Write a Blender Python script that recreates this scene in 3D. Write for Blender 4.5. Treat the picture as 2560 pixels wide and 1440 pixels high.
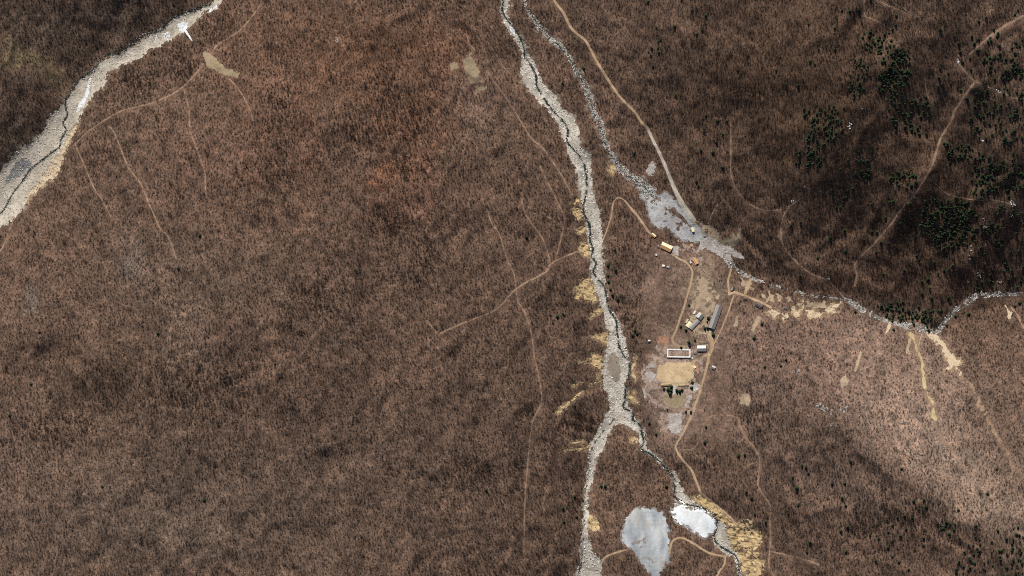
import bpy, bmesh, math, random
import numpy as np
from mathutils import Vector, Matrix

# ------------------------------------------------------------------ camera, sky, sun, exposure
S = 0.6                                    # metres per photo pixel
def wx(px): return (px - 1280.0) * S
def wy(py): return (720.0 - py) * S

sc = bpy.context.scene
for o in list(bpy.data.objects): bpy.data.objects.remove(o)
C = sc.collection
SUN_EL, SUN_AZ = math.radians(50), math.radians(-12)      # from the top of the frame, a little to the left

cam_d = bpy.data.cameras.new('camera')
cam_d.type = 'ORTHO'; cam_d.ortho_scale = 2560 * S
cam_d.clip_start = 1.0; cam_d.clip_end = 6000
cam = bpy.data.objects.new('camera', cam_d); C.objects.link(cam)
cam.location = (0, 0, 2500); cam.rotation_euler = (0, 0, 0)
sc.camera = cam

w = bpy.data.worlds.new('World'); sc.world = w; w.use_nodes = True
nt = w.node_tree; nt.nodes.clear()
sky = nt.nodes.new('ShaderNodeTexSky'); sky.sky_type = 'NISHITA'; sky.sun_disc = False
sky.sun_elevation = SUN_EL; sky.sun_rotation = SUN_AZ
sky.altitude = 1500; sky.air_density = 1.0; sky.dust_density = 1.5
bg = nt.nodes.new('ShaderNodeBackground'); bg.inputs['Strength'].default_value = 0.05
ow = nt.nodes.new('ShaderNodeOutputWorld')
nt.links.new(sky.outputs[0], bg.inputs[0]); nt.links.new(bg.outputs[0], ow.inputs[0])

sun_d = bpy.data.lights.new('sun', 'SUN'); sun_d.energy = 4.2; sun_d.angle = math.radians(0.53)
sun_d.color = (1.0, 0.945, 0.86)
sun = bpy.data.objects.new('sun', sun_d); C.objects.link(sun)
sdir = Vector((math.sin(SUN_AZ) * math.cos(SUN_EL), math.cos(SUN_AZ) * math.cos(SUN_EL), math.sin(SUN_EL)))
sun.rotation_euler = (-sdir).to_track_quat('-Z', 'Y').to_euler(); sun.location = (0, 0, 900)

sc.view_settings.view_transform = 'Standard'; sc.view_settings.look = 'None'
sc.view_settings.exposure = 0.0; sc.view_settings.gamma = 1.0; sc.view_settings.use_curve_mapping = False
sc.render.engine = 'CYCLES'
sc.cycles.max_bounces = 4; sc.cycles.diffuse_bounces = 2; sc.cycles.glossy_bounces = 1
sc.cycles.use_denoising = False; sc.cycles.pixel_filter_type = 'BLACKMAN_HARRIS'; sc.cycles.filter_width = 1.0
try: sc.cycles.use_light_tree = False
except Exception: pass

random.seed(7); rng = np.random.default_rng(11)

# ------------------------------------------------------------------ helpers: tags, noise, materials
def tag(o, label=None, cat=None, group=None, kind=None):
    if label: o['label'] = label
    if cat: o['category'] = cat
    if group: o['group'] = group
    if kind: o['kind'] = kind
    return o

def vnoise(x, y, seed=0):
    """smooth value noise in [-1, 1]"""
    xi = np.floor(x).astype(np.int64); yi = np.floor(y).astype(np.int64)
    fx = x - xi; fy = y - yi
    fx = fx * fx * fx * (fx * (fx * 6 - 15) + 10); fy = fy * fy * fy * (fy * (fy * 6 - 15) + 10)
    def h(a, b):
        n = (a * 374761393 + b * 668265263 + seed * 1442695041) & 0xFFFFFFFF
        n = ((n ^ (n >> 13)) * 1274126177) & 0xFFFFFFFF
        n = n ^ (n >> 16)
        return (n & 0xFFFFFF) / float(0xFFFFFF) * 2 - 1
    a = h(xi, yi); b = h(xi + 1, yi); c = h(xi, yi + 1); d = h(xi + 1, yi + 1)
    return (a * (1 - fx) + b * fx) * (1 - fy) + (c * (1 - fx) + d * fx) * fy
def fbm(x, y, octaves=4, seed=0, gain=0.5):
    t = 0; amp = 1.0; tot = 0
    for k in range(octaves):
        t = t + amp * vnoise(x * 2 ** k, y * 2 ** k, seed + k * 17); tot += amp; amp *= gain
    return t / tot
def sm(a, b, x):
    t = np.clip((x - a) / (b - a), 0, 1); return t * t * (3 - 2 * t)

MATS = {}
def new_mat(name):
    m = bpy.data.materials.new(name); m.use_nodes = True
    n = m.node_tree; n.nodes.clear()
    out = n.nodes.new('ShaderNodeOutputMaterial'); b = n.nodes.new('ShaderNodeBsdfPrincipled')
    n.links.new(b.outputs[0], out.inputs[0]); b.inputs['Specular IOR Level'].default_value = 0.15
    b.inputs['Roughness'].default_value = 0.9
    return m, n, b
def pos(n):
    return n.nodes.new('ShaderNodeNewGeometry').outputs['Position']
def noise(n, vec, scale, detail=4, rough=0.6):
    t = n.nodes.new('ShaderNodeTexNoise'); t.inputs['Scale'].default_value = scale
    t.inputs['Detail'].default_value = detail; t.inputs['Roughness'].default_value = rough
    n.links.new(vec, t.inputs['Vector']); return t.outputs['Fac']
def ramp(n, fac, stops):
    r = n.nodes.new('ShaderNodeValToRGB'); e = r.color_ramp.elements
    e[0].position, e[0].color = stops[0][0], (*stops[0][1], 1)
    e[1].position, e[1].color = stops[-1][0], (*stops[-1][1], 1)
    for p, c in stops[1:-1]:
        k = e.new(p); k.color = (*c, 1)
    n.links.new(fac, r.inputs[0]); return r.outputs[0]
def mix(n, a, b, fac, mode='MIX'):
    m = n.nodes.new('ShaderNodeMix'); m.data_type = 'RGBA'; m.blend_type = mode
    for i, v in ((6, a), (7, b), (0, fac)):
        if hasattr(v, 'links') or hasattr(v, 'is_output'): n.links.new(v, m.inputs[i])
        else: m.inputs[i].default_value = v if i == 0 else (*v, 1)
    return m.outputs[2]
def bump(n, b, h, strength, dist):
    k = n.nodes.new('ShaderNodeBump'); k.inputs['Strength'].default_value = strength; k.inputs['Distance'].default_value = dist
    n.links.new(h, k.inputs['Height']); n.links.new(k.outputs[0], b.inputs['Normal'])
def earth(name, c1, c2, c3, fine=0.45, coarse=0.05, rough=0.95, bumpd=0.35):
    """earthy surface: coarse patches c1-c2, fine speckle towards c3"""
    if name in MATS: return MATS[name]
    m, n, b = new_mat(name); p = pos(n)
    a = noise(n, p, coarse, 5); f = noise(n, p, fine, 6, 0.7)
    base = ramp(n, a, [(0.34, c1), (0.66, c2)])
    msk = ramp(n, f, [(0.46, (0, 0, 0)), (0.66, (1, 1, 1))])
    n.links.new(mix(n, base, c3, msk), b.inputs['Base Color']); b.inputs['Roughness'].default_value = rough
    bump(n, b, f, 0.7, bumpd); MATS[name] = m; return m
def paint(name, col, var=0.12, rough=0.7, streak=None):
    """painted / sheet / plaster surface with weathering"""
    if name in MATS: return MATS[name]
    m, n, b = new_mat(name)
    tc = n.nodes.new('ShaderNodeTexCoord').outputs['Object']
    f = noise(n, tc, 0.9, 6, 0.65)
    dark = tuple(c * (1 - var * 2.2) for c in col); light = tuple(min(1, c * (1 + var)) for c in col)
    n.links.new(ramp(n, f, [(0.3, dark), (0.55, col), (0.75, light)]), b.inputs['Base Color'])
    b.inputs['Roughness'].default_value = rough; MATS[name] = m; return m

# ------------------------------------------------------------------ traced lines of the place (photo pixels -> metres below)
RIVER_W = [(560,-60),(560,0),(545,20),(512,35),(485,57),(450,92),(385,122),(335,155),(277,175),(262,212),(235,240),(215,272),(195,307),(175,355),(160,380),(147,417),(125,442),(105,465),(77,490),(72,507),(50,532),(25,557),(0,575),(-80,650),(-200,760),
           (-260,700),(-120,540),(0,425),(25,395),(57,362),(77,357),(105,322),(125,287),(150,260),(180,225),(200,197),(235,175),(260,145),(312,125),(350,100),(410,65),(437,42),(512,18),(530,0),(540,-60)]
STREAM_W = [(540,-40),(530,5),(500,18),(437,42),(412,65),(400,78),(350,92),(312,122),(260,142),(235,172),(200,197),(185,215),(180,230),(165,250),(165,270),(168,290),(158,308),(165,325),(155,345),(150,360),(146,370),(125,385),(100,405),(75,425),(55,455),(35,480),(15,515),(0,535),(-80,620),(-220,740)]
RIVER_C = [(1251,-80),(1251,0),(1251,35),(1254,52),(1270,75),(1287,105),(1305,135),(1300,180),(1307,212),(1345,252),(1370,277),(1395,312),(1400,345),(1415,357),(1417,385),(1435,410),(1442,455),(1450,485),(1455,520),(1460,537),(1465,570),(1465,595),(1475,630),(1476,646),(1473,668),(1477,690),(1485,710),(1487,728),(1494,742),(1498,760),(1503,775),(1510,790),(1513,815),(1524,832),(1519,850),(1515,868),(1510,885),(1505,910),(1503,925),(1504,942),(1509,957),(1508,970),(1518,987),(1524,1002),(1520,1030),(1503,1057),(1487,1087),(1473,1110),(1470,1143),(1467,1177),(1462,1213),(1463,1224),(1457,1264),(1454,1307),(1455,1342),(1450,1373),(1449,1402),(1439,1440),(1420,1520),(1380,1740),
           (1440,1740),(1490,1540),(1505,1440),(1507,1399),(1485,1382),(1474,1351),(1468,1334),(1474,1297),(1470,1270),(1476,1224),(1483,1207),(1490,1173),(1493,1147),(1507,1127),(1520,1093),(1533,1067),(1563,1060),(1577,1072),(1597,1083),(1598,1103),(1600,1123),(1617,1132),(1638,1150),(1660,1173),(1680,1188),(1682,1210),(1687,1233),(1687,1253),(1702,1262),(1724,1270),(1750,1272),(1781,1287),(1787,1301),(1789,1316),(1783,1342),(1785,1362),(1813,1386),(1833,1395),(1842,1417),(1844,1440),(1850,1520),(1870,1740),
           (1890,1740),(1866,1520),(1855,1440),(1851,1417),(1846,1391),(1829,1369),(1822,1342),(1816,1312),(1796,1301),(1781,1283),(1759,1270),(1735,1253),(1717,1237),(1706,1220),(1698,1198),(1688,1178),(1680,1180),(1660,1165),(1653,1150),(1637,1137),(1620,1123),(1613,1103),(1617,1087),(1607,1070),(1600,1057),(1585,1047),(1583,1030),(1570,1015),(1566,990),(1565,960),(1573,935),(1577,905),(1572,893),(1569,870),(1568,850),(1557,836),(1550,818),(1549,800),(1533,780),(1525,765),(1518,745),(1518,730),(1514,710),(1512,690),(1512,660),(1507,640),(1507,612),(1507,570),(1497,525),(1482,475),(1480,440),(1477,387),(1452,365),(1450,332),(1447,320),(1432,285),(1405,270),(1390,240),(1355,200),(1345,170),(1325,140),(1310,105),(1282,62),(1270,37),(1275,0),(1275,-80)]
STREAM_C = [(1255,-60),(1258,0),(1256,25),(1268,50),(1285,70),(1300,95),(1310,120),(1312,142),(1325,160),(1340,190),(1342,215),(1360,245),(1375,270),(1405,300),(1420,325),(1418,352),(1432,372),(1450,392),(1460,412),(1466,440),(1467,470),(1462,500),(1458,525),(1462,540),(1473,560),(1476,580),(1475,600),(1482,620),(1480,640),(1490,660),(1483,680),(1495,698),(1510,716),(1516,740),(1520,765),(1530,785),(1540,800),(1543,825),(1545,845),(1548,865),(1560,890),(1574,905),(1573,935),(1567,960),(1563,985),(1562,1003),(1558,1018),(1582,1032),(1583,1050),(1600,1063),(1605,1085),(1610,1105),(1603,1123),(1625,1135),(1650,1155),(1668,1175),(1683,1192),(1687,1215),(1690,1245),(1720,1262),(1750,1268),(1785,1285),(1792,1310),(1786,1345),(1800,1365),(1832,1385),(1846,1405),(1848,1440),(1856,1520),(1880,1740)]
STREAM_S = [(1550,1030),(1520,1065),(1495,1095),(1478,1130),(1472,1180),(1466,1220),(1462,1270),(1460,1310),(1458,1350),(1453,1400),(1446,1440),(1425,1540)]
BROOK = [(1295,-60,12),(1310,0,10),(1317,20,9),(1335,45,9),(1350,72,11),(1380,100,13),(1400,115,14),(1425,145,11),(1435,170,10),(1450,190,14),(1465,225,18),(1477,250,20),(1485,280,16),(1500,310,17),(1510,345,15),(1520,372,13),(1532,392,16),(1550,420,20),(1575,440,22),(1605,462,27),(1625,485,30)]
PAD = [(1593,467),(1638,473),(1642,493),(1660,482),(1673,487),(1684,500),(1695,512),(1673,523),(1692,540),(1713,557),(1725,567),(1750,572),(1760,590),(1745,604),(1708,602),(1697,592),(1667,568),(1643,570),(1627,550),(1620,530),(1617,507),(1600,483)]
CREEK = [(1815,640,22),(1832,668,10),(1850,680,9),(1870,692,9),(1900,702,7),(1925,712,6),(1960,720,6),(2010,735,6),(2060,742,6),(2110,748,8),(2128,756,15),(2160,774,14),(2190,792,13),(2210,800,9),(2240,810,8),(2265,814,14),(2300,822,20),(2330,828,14),(2348,826,10),(2362,802,10),(2385,780,11),(2415,758,13),(2440,742,14),(2480,736,12),(2520,735,9),(2560,732,9),(2700,720,9),(2900,700,9)]

# ------------------------------------------------------------------ the terrain
CTRL = [
 (560,0,30),(450,80,26),(300,150,22),(200,230,18),(150,320,14),(60,430,9),(0,520,5),(-150,680,0),(-300,820,-4),
 (0,0,96),(60,60,77),(200,0,76),(120,75,63),(330,60,35),(400,-60,76),(200,130,38),(60,108,66),(120,160,44),(178,196,23),(40,160,84),(100,200,60),(150,235,32),(-150,200,120),(0,300,66),(60,330,38),(-200,450,80),(-80,480,30),
 (-300,-200,170),(300,-300,230),(560,-200,48),(800,-200,110),
 (600,130,62),(700,60,86),(500,230,52),(350,300,36),(200,480,30),(100,600,30),(600,300,92),(800,300,122),(900,60,118),(1000,200,104),(500,500,92),(320,520,62),(700,500,120),(700,800,140),(420,760,108),(250,780,84),(150,760,62),(0,800,52),(0,960,58),(250,900,96),(250,1050,80),(420,960,112),(0,1200,96),(300,1220,112),(600,1050,134),(700,1250,128),(1000,1000,104),(1000,800,100),(1000,550,100),(1150,350,84),(1120,150,86),(1180,30,84),(1250,1000,72),(1300,830,66),(1300,650,64),(1200,1250,82),(900,1440,112),(300,1440,100),(0,1440,110),(-250,1100,90),(600,1700,120),(1200,1700,80),(-200,1700,120),
 (1260,0,62),(1300,150,56),(1350,235,52),(1420,320,47),(1455,430,41),(1470,520,36),(1485,600,32),(1495,700,28),(1520,790,24),(1545,880,20),(1540,1000,15),(1500,1080,12),(1480,1180,9),(1465,1280,6),(1450,1440,0),(1420,1700,-8),(1255,-250,74),
 (1240,120,70),(1290,260,62),(1360,370,56),(1395,470,54),(1400,580,54),(1425,690,52),(1450,800,42),(1440,930,40),(1400,1040,46),(1420,1140,34),(1410,1300,30),(1380,1400,30),
 (1420,150,64),(1480,340,57),(1530,490,49),(1560,600,44),(1600,700,41),(1690,740,42),(1640,640,45),(1600,850,33),(1690,930,32),(1640,1000,29),(1690,1060,28),(1740,880,37),(1760,1000,37),(1640,1130,24),
 (1310,0,67),(1400,115,61),(1465,225,56),(1510,340,52),(1570,435,49),(1640,510,46),(1740,600,44),(1850,680,47),(1960,722,51),(2110,750,57),(2210,800,62),(2330,830,68),(2400,765,78),(2560,735,90),(2800,700,110),
 (1480,90,78),(1560,230,74),(1640,350,68),(1700,470,60),(1400,-100,90),(1600,0,118),(1620,180,102),(1700,120,142),(1650,240,96),(1750,160,150),(1860,80,196),(1760,0,182),(1950,0,230),(1760,330,104),(1800,470,92),(1850,560,72),(1880,600,67),(1900,300,152),(1950,480,114),(1930,620,80),(2000,660,88),(2100,600,112),(2080,400,196),(2100,200,258),(2050,40,272),(2250,60,300),(2400,100,300),(2550,30,318),(2350,300,228),(2300,480,184),(2250,640,112),(2200,720,86),(2120,700,82),(2450,420,204),(2560,560,166),(2420,640,126),(2360,760,92),(2480,690,112),(2700,300,300),(2700,-200,380),(2000,-250,320),(1600,-250,190),(2800,550,220),
 (1880,760,57),(1900,860,74),(2020,800,70),(2000,920,104),(1850,960,62),(1960,1020,104),(2080,1030,136),(2150,900,104),(2260,880,92),(2300,1000,132),(2180,1110,152),(2280,1190,166),(2400,1270,186),(2350,1100,160),(2450,940,122),(2450,1100,168),(2560,900,136),(2560,1080,182),(2560,1300,232),(2500,1340,204),(2200,1270,130),(2300,1340,152),(2080,1200,116),(2050,1340,92),(2200,1440,116),(2400,1440,156),(1900,1150,70),(1850,1080,58),(1790,1080,44),(1960,1300,74),(1950,1440,62),(1900,1290,52),(2700,900,170),(2750,1300,270),(2300,1700,120),(1950,1700,60),(2700,1700,230),
 (1600,1100,15),(1650,1160,16),(1700,1220,17),(1780,1320,19),(1840,1400,22),(1860,1550,26),(1720,1160,30),(1780,1250,33),(1860,1310,34),(1900,1400,38),(1560,1140,22),(1570,1230,23),(1640,1260,22),(1540,1330,16),(1700,1390,22),(1760,1410,24),(1540,1420,15),(1620,1500,20),
]
cp = np.array(CTRL, float)
_ur = (cp[:, 0] > 1690) & (cp[:, 1] < 660) & (cp[:, 2] > 66); cp[_ur, 2] = 66 + (cp[_ur, 2] - 66) * 1.22
_rg = []
for _x, _y, _h in ((2100,1048,140),(2150,1085,147),(2205,1125,153),(2260,1168,160),(2315,1208,168),(2370,1248,178),(2425,1290,190)):
    _rg += [(_x, _y, _h), (_x + 30, _y - 36, _h - 13), (_x - 24, _y + 32, _h - 9)]
cp = np.concatenate([cp[~((cp[:, 0] > 2140) & (cp[:, 0] < 2440) & (cp[:, 1] > 1060) & (cp[:, 1] < 1300))], np.array(_rg, float)])
cxy = np.stack([wx(cp[:, 0]), wy(cp[:, 1])], 1); ch = cp[:, 2]
def _k(r): return np.sqrt(r * r + 20.0 ** 2)
_N = len(cxy); _d = np.sqrt(((cxy[:, None] - cxy[None]) ** 2).sum(-1))
_A = np.zeros((_N + 3, _N + 3)); _A[:_N, :_N] = _k(_d) - np.eye(_N) * 6.0
_A[:_N, _N] = 1; _A[:_N, _N + 1:] = cxy / 1000; _A[_N:, :_N] = _A[:_N, _N:].T
_sol = np.linalg.solve(_A, np.concatenate([ch, [0, 0, 0]]))
def base_height(X, Y):
    out = np.empty(X.size); xf = X.ravel(); yf = Y.ravel()
    for i in range(0, X.size, 60000):
        s = slice(i, i + 60000)
        r = np.sqrt((xf[s, None] - cxy[None, :, 0]) ** 2 + (yf[s, None] - cxy[None, :, 1]) ** 2)
        out[s] = _k(r) @ _sol[:_N] + _sol[_N] + xf[s] / 1000 * _sol[_N + 1] + yf[s] / 1000 * _sol[_N + 2]
    return out.reshape(X.shape)

# --- raster masks on a fine grid (photo pixel space), used for the sheets and for keeping trees away
PX0, PX1, PY0, PY1 = -240, 2800, -240, 1680
FS = 1.25                                   # photo pixels per fine cell (0.75 m)
fnx, fny = int((PX1 - PX0) / FS), int((PY1 - PY0) / FS)
fx = PX0 + (np.arange(fnx) + 0.5) * FS; fy = PY0 + (np.arange(fny) + 0.5) * FS
GX, GY = np.meshgrid(fx, fy)
def tiled(period, octaves, seed, k=4):
    """noise computed on one tile and mirrored over the whole fine grid"""
    ny, nx = -(-fny // k), -(-fnx // k)
    t = fbm(GX[:ny, :nx] / period, GY[:ny, :nx] / period, octaves, seed).astype(np.float32)
    row = np.concatenate([t if i % 2 == 0 else t[:, ::-1] for i in range(k)], 1)
    return np.concatenate([row if i % 2 == 0 else row[::-1] for i in range(k)], 0)[:fny, :fnx]
_w1 = tiled(11, 3, 3); _w2 = tiled(11, 3, 41)
_n9 = tiled(9, 3, 100); _n7 = tiled(7, 3, 300); _n4 = tiled(4.5, 2, 500); _n5 = tiled(4.5, 2, 600)
def warped(i0, i1, j0, j1, amp):
    return (GX[j0:j1, i0:i1] + amp * (_w1[j0:j1, i0:i1] + .8 * _n4[j0:j1, i0:i1]), GY[j0:j1, i0:i1] + amp * (_w2[j0:j1, i0:i1] + .8 * _n5[j0:j1, i0:i1]))
def _box(xs, ys, pad):
    i0 = max(0, int((min(xs) - pad - PX0) / FS)); i1 = min(fnx, int((max(xs) + pad - PX0) / FS) + 1)
    j0 = max(0, int((min(ys) - pad - PY0) / FS)); j1 = min(fny, int((max(ys) + pad - PY0) / FS) + 1)
    return i0, max(i0, i1), j0, max(j0, j1)
def poly_mask(pts, amp=3.0):
    m = np.zeros((fny, fnx), bool)
    xs = [p[0] for p in pts]; ys = [p[1] for p in pts]
    i0, i1, j0, j1 = _box(xs, ys, amp + 2)
    X, Y = warped(i0, i1, j0, j1, amp); ins = np.zeros(X.shape, bool)
    for (xa, ya), (xb, yb) in zip(pts, pts[1:] + pts[:1]):
        if ya == yb: continue
        c = ((ya > Y) != (yb > Y)) & (X < (xb - xa) * (Y - ya) / (yb - ya) + xa)
        ins ^= c
    m[j0:j1, i0:i1] = ins; return m
def smooth_line(pts, n=5):
    p = np.array(pts, float); out = []
    for i in range(len(p) - 1):
        p0 = p[max(0, i - 1)]; p1 = p[i]; p2 = p[i + 1]; p3 = p[min(len(p) - 1, i + 2)]
        for t in np.arange(n) / n:
            out.append(0.5 * (2 * p1 + (p2 - p0) * t + (2 * p0 - 5 * p1 + 4 * p2 - p3) * t * t + (3 * p1 - p0 - 3 * p2 + p3) * t ** 3))
    out.append(p[-1]); return [tuple(q) for q in out]
def line_mask(pts, width=None, amp=1.0, frag=0.0, seed=0):
    """a ribbon along a line, ragged by amp px, broken up by frag"""
    p = smooth_line([(*q[:2], (q[2] if len(q) > 2 else width)) for q in pts])
    m = np.zeros((fny, fnx), bool); pad = max(q[2] for q in p) * 0.5 + amp + 3
    for a, b in zip(p, p[1:]):
        i0, i1, j0, j1 = _box((a[0], b[0]), (a[1], b[1]), pad)
        if i1 <= i0 or j1 <= j0: continue
        X, Y = GX[j0:j1, i0:i1], GY[j0:j1, i0:i1]
        vx, vy = b[0] - a[0], b[1] - a[1]; L = vx * vx + vy * vy + 1e-9
        t = np.clip(((X - a[0]) * vx + (Y - a[1]) * vy) / L, 0, 1)
        wd = (a[2] * (1 - t) + b[2] * t) * 0.5
        ok = np.hypot(X - a[0] - vx * t, Y - a[1] - vy * t) - wd + amp * _n9[j0:j1, i0:i1] < 0
        if frag: ok &= _n7[j0:j1, i0:i1] < frag
        m[j0:j1, i0:i1] |= ok
    return m
def grow(m, k):
    out = m.copy()
    for _ in range(k):
        o = out.copy(); o[1:] |= out[:-1]; o[:-1] |= out[1:]; o[:, 1:] |= out[:, :-1]; o[:, :-1] |= out[:, 1:]; out = o
    return out
def rel(pts, ox, oy, k): return [(ox + x / k, oy + y / k) for x, y in pts]

# ------------------------------------------------------------------ masks of the bare, worked and wet places
M = {}
M['river_w'] = poly_mask(RIVER_W, 4.0)
M['river_c'] = poly_mask(RIVER_C, 3.0)
def fray(m, k, t): return m & ~(m & grow(~m, k) & (_n7 > t))
M['river_w'] = fray(M['river_w'], 4, 0.05); M['river_c'] = fray(M['river_c'], 3, 0.1)
M['island'] = poly_mask([(1522,890),(1534,880),(1545,895),(1552,920),(1550,950),(1540,958),(1530,945),(1522,930),(1517,905)], 4)
M['brook'] = line_mask(BROOK, amp=4.5, frag=0.16, seed=5)
M['pad'] = poly_mask(PAD, 5.0) & ~(poly_mask([(1668,515),(1682,520),(1705,542),(1712,556),(1698,548),(1675,535)], 5)) & (tiled(16, 4, 801) < 0.42)
M['pad'] |= line_mask([(1625,535,6),(1640,553,8),(1655,564,7),(1672,562,4)], amp=3) | line_mask([(1655,498,5),(1668,484,3)], amp=2) | line_mask([(1680,505,8),(1705,530,10),(1725,556,9),(1745,575,12)], amp=3)
M['creek'] = line_mask(CREEK, amp=5.5, frag=0.16, seed=9)
M['water_w'] = line_mask([(*p, 3.6) for p in STREAM_W], amp=1.6, frag=0.42, seed=1)
M['water_c'] = line_mask([(*p, 4.4) for p in STREAM_C], amp=1.7, frag=0.30, seed=2)
M['water_s'] = line_mask([(*p, 1.6) for p in STREAM_S], amp=1.6, frag=-0.05, seed=3)
M['water_b'] = line_mask([(x - 1, y, 2.6) for x, y, _ in BROOK] + [(1640,512,2.4)], amp=1.7, frag=0.26, seed=4)
SNOW = {
 'a': poly_mask([(440,62),(455,54),(469,57),(466,76),(458,80),(446,74)], 3) | line_mask([(463,76,5),(471,88,4),(480,101,2)], amp=1),
 'b': poly_mask([(409,83),(424,78),(426,90),(417,98),(409,92)], 3) | line_mask([(392,88,4),(386,104,2)], amp=2),
 'c': line_mask([(226,196,4),(222,212,7),(220,228,9),(212,246,7),(203,262,11),(192,279,5)], amp=2.6, frag=0.5),
 'd': poly_mask([(1272,62),(1282,66),(1290,80),(1288,88),(1278,78)], 3),
 'e': line_mask([(545,12,3),(530,24,6),(520,30,3)], amp=2.5, frag=0.35)}
M['slate'] = poly_mask([(40,407),(60,396),(82,406),(65,430),(37,447),(12,462),(20,440)], 4)
M['ice'] = poly_mask(rel([(1310,180),(1400,190),(1500,240),(1620,240),(1730,290),(1770,370),(1770,470),(1760,540),(1640,570),(1520,490),(1400,420),(1330,350),(1280,290)], 1400, 1220, 4.571), 7)
M['ice'] = fray(M['ice'], 4, 0.2)
M['spoil'] = poly_mask(rel([(880,220),(950,240),(1060,230),(1100,250),(1180,290),(1200,380),(1240,460),(1230,560),(1250,700),(1240,820),(1150,940),(1140,1006),(1130,1100),(1070,1100),(1060,1006),(940,880),(860,750),(790,700),(720,600),(710,490),(730,400),(780,320),(830,260)], 1400, 1220, 4.571), 5)
M['spoil'] = fray(M['spoil'], 2, 0.2)
M['quarry'] = poly_mask(rel([(1500,120),(1600,60),(1720,150),(1840,250),(1900,320),(2020,420),(2100,340),(2200,380),(2190,450),(2290,490),(2300,600),(2280,780),(2340,830),(2330,950),(2270,1006),(2200,1060),(2100,980),(2050,880),(2040,780),(1950,660),(1930,560),(1900,420),(1800,370),(1740,290),(1640,230),(1540,150)], 1400, 1220, 4.571), 3)
# yellow eroded banks of the central valley
def P(pts, ox, oy, k, amp=2.5): return poly_mask(rel(pts, ox, oy, k), amp)
BANKS = {
 'amphitheatre': P([(720,430),(820,440),(920,420),(960,440),(990,560),(1010,700),(1050,800),(1080,870),(960,970),(930,900),(780,820),(620,870),(600,770),(600,680),(640,600),(720,520)],1360,640,8,4),
 'tongue': P([(1060,1000),(1110,980),(1170,1100),(1130,1180),(1020,1160),(920,1250),(930,1220),(1040,1080)],1360,640,8),
 'fingers': P([(1240,40),(1320,60),(1300,180),(1240,340),(1190,330),(1140,250),(980,190),(1100,110)],1360,820,8,4),
 'fork': P([(940,470),(1170,580),(1190,640),(1110,820),(940,710),(980,600),(900,510)],1360,820,8,4) | line_mask(rel([(980,600),(850,660),(690,715)],1360,820,8), 3.5, 1.2) | P([(1140,760),(1160,800),(1100,1000),(1160,1030),(1140,1120),(1060,1130),(1050,1040)],1360,820,8),
 'streak': line_mask(rel([(1080,1050),(950,1130),(800,1240),(680,1340),(560,1450)],1360,820,8), 5.0, 1.8) | P([(300,600),(430,500),(560,390),(700,360),(600,500),(480,580),(380,580)],1340,960,8),
 'spur': P([(460,1120),(680,1070),(780,1100),(620,1160)],1360,820,8),
 'hook': line_mask(rel([(600,1320),(750,1310),(950,1290),(1090,1220)],1340,960,8), 5, 1.8) | line_mask(rel([(730,1180),(860,1160),(960,1100)],1340,960,8), 3, 1.2),
 'upper_a': P([(930,870),(1030,900),(1040,960),(980,1010),(930,950)],1200,300,4,3),
 'upper_b': P([(1010,1060),(1060,1050),(1055,1120),(980,1130),(945,1100)],1200,300,4,3),
 'upper_c': P([(1050,1200),(1100,1290),(1100,1390),(1020,1340),(980,1290)],1200,300,4,3),
 'upper_d': P([(890,800),(1000,770),(1000,860),(930,850)],1200,300,4,3) & (_w2 > 0.0),
 'east_a': P([(1800,560),(1870,560),(1860,650),(1800,800),(1850,1000),(1840,1040),(1760,980),(1740,850),(1760,700)],1360,820,8),
 'east_b': P([(1980,90),(1990,200),(1950,270),(2080,390),(2060,420),(1900,340),(1850,280),(1850,200),(1930,190)],1340,960,8),
 'brook_a': P([(1305,430),(1340,440),(1370,490),(1330,545),(1278,500)],1200,300,4),
 'low_a': P([(340,290),(430,360),(465,490),(370,490),(320,420),(330,340)],1400,1220,4.571),
 'low_b': P([(1930,1040),(2050,1060),(2030,1180),(1960,1160),(1870,1140)],1340,960,8),
 'river_edge': P([(800,0),(770,80),(720,200),(640,330),(630,420),(560,560),(430,660),(310,760),(290,830),(240,800),(330,660),(480,470),(580,330),(650,220),(720,60)],0,300,4,4),
}
SCALLOPS = [fray(P(p,1780,640,6.737,5), 3, 0.2) for p in (
 [(930,940),(960,920),(1080,900),(1140,960),(1100,1000),(1030,1080),(970,1010)],
 [(1170,960),(1290,960),(1290,1010),(1210,1090),(1170,1030)],
 [(1330,840),(1380,830),(1400,880),(1480,900),(1540,720),(1560,900),(1510,990),(1420,1030),(1350,980)],
 [(1590,900),(1700,860),(1740,850),(1760,950),(1880,960),(1820,1030),(1700,1040),(1660,1060),(1610,1010)],
 [(1900,890),(2020,830),(2200,750),(2080,880),(2140,940),(1990,980),(1940,940)])]
M['scree'] = P([(1120,750),(1220,755),(1300,800),(1330,870),(1370,920),(1450,1000),(1540,1130),(1600,1120),(1650,1180),(1620,1230),(1560,1220),(1640,1380),(1610,1380),(1530,1230),(1500,1290),(1450,1310),(1410,1260),(1450,1200),(1390,1080),(1350,990),(1250,900),(1170,830)],2120,700,5.76,6)
M['scree'] = fray(M['scree'], 3, 0.15)
M['gully_r'] = line_mask([(2279,836,14),(2287,856,6),(2297,884,6),(2306,907,6),(2307,926,9),(2310,950,10),(2318,984,6),(2329,1003,7),(2333,1023,4),(2335,1043,14),(2338,1048,8)], amp=4.0)
M['gully_r'] = fray(M['gully_r'], 2, 0.1)
M['sand_yard'] = poly_mask([(1647,915),(1666,906),(1700,905),(1723,904),(1735,911),(1735,935),(1723,963),(1690,965),(1652,956),(1641,947),(1641,933)], 4.5)
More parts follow.
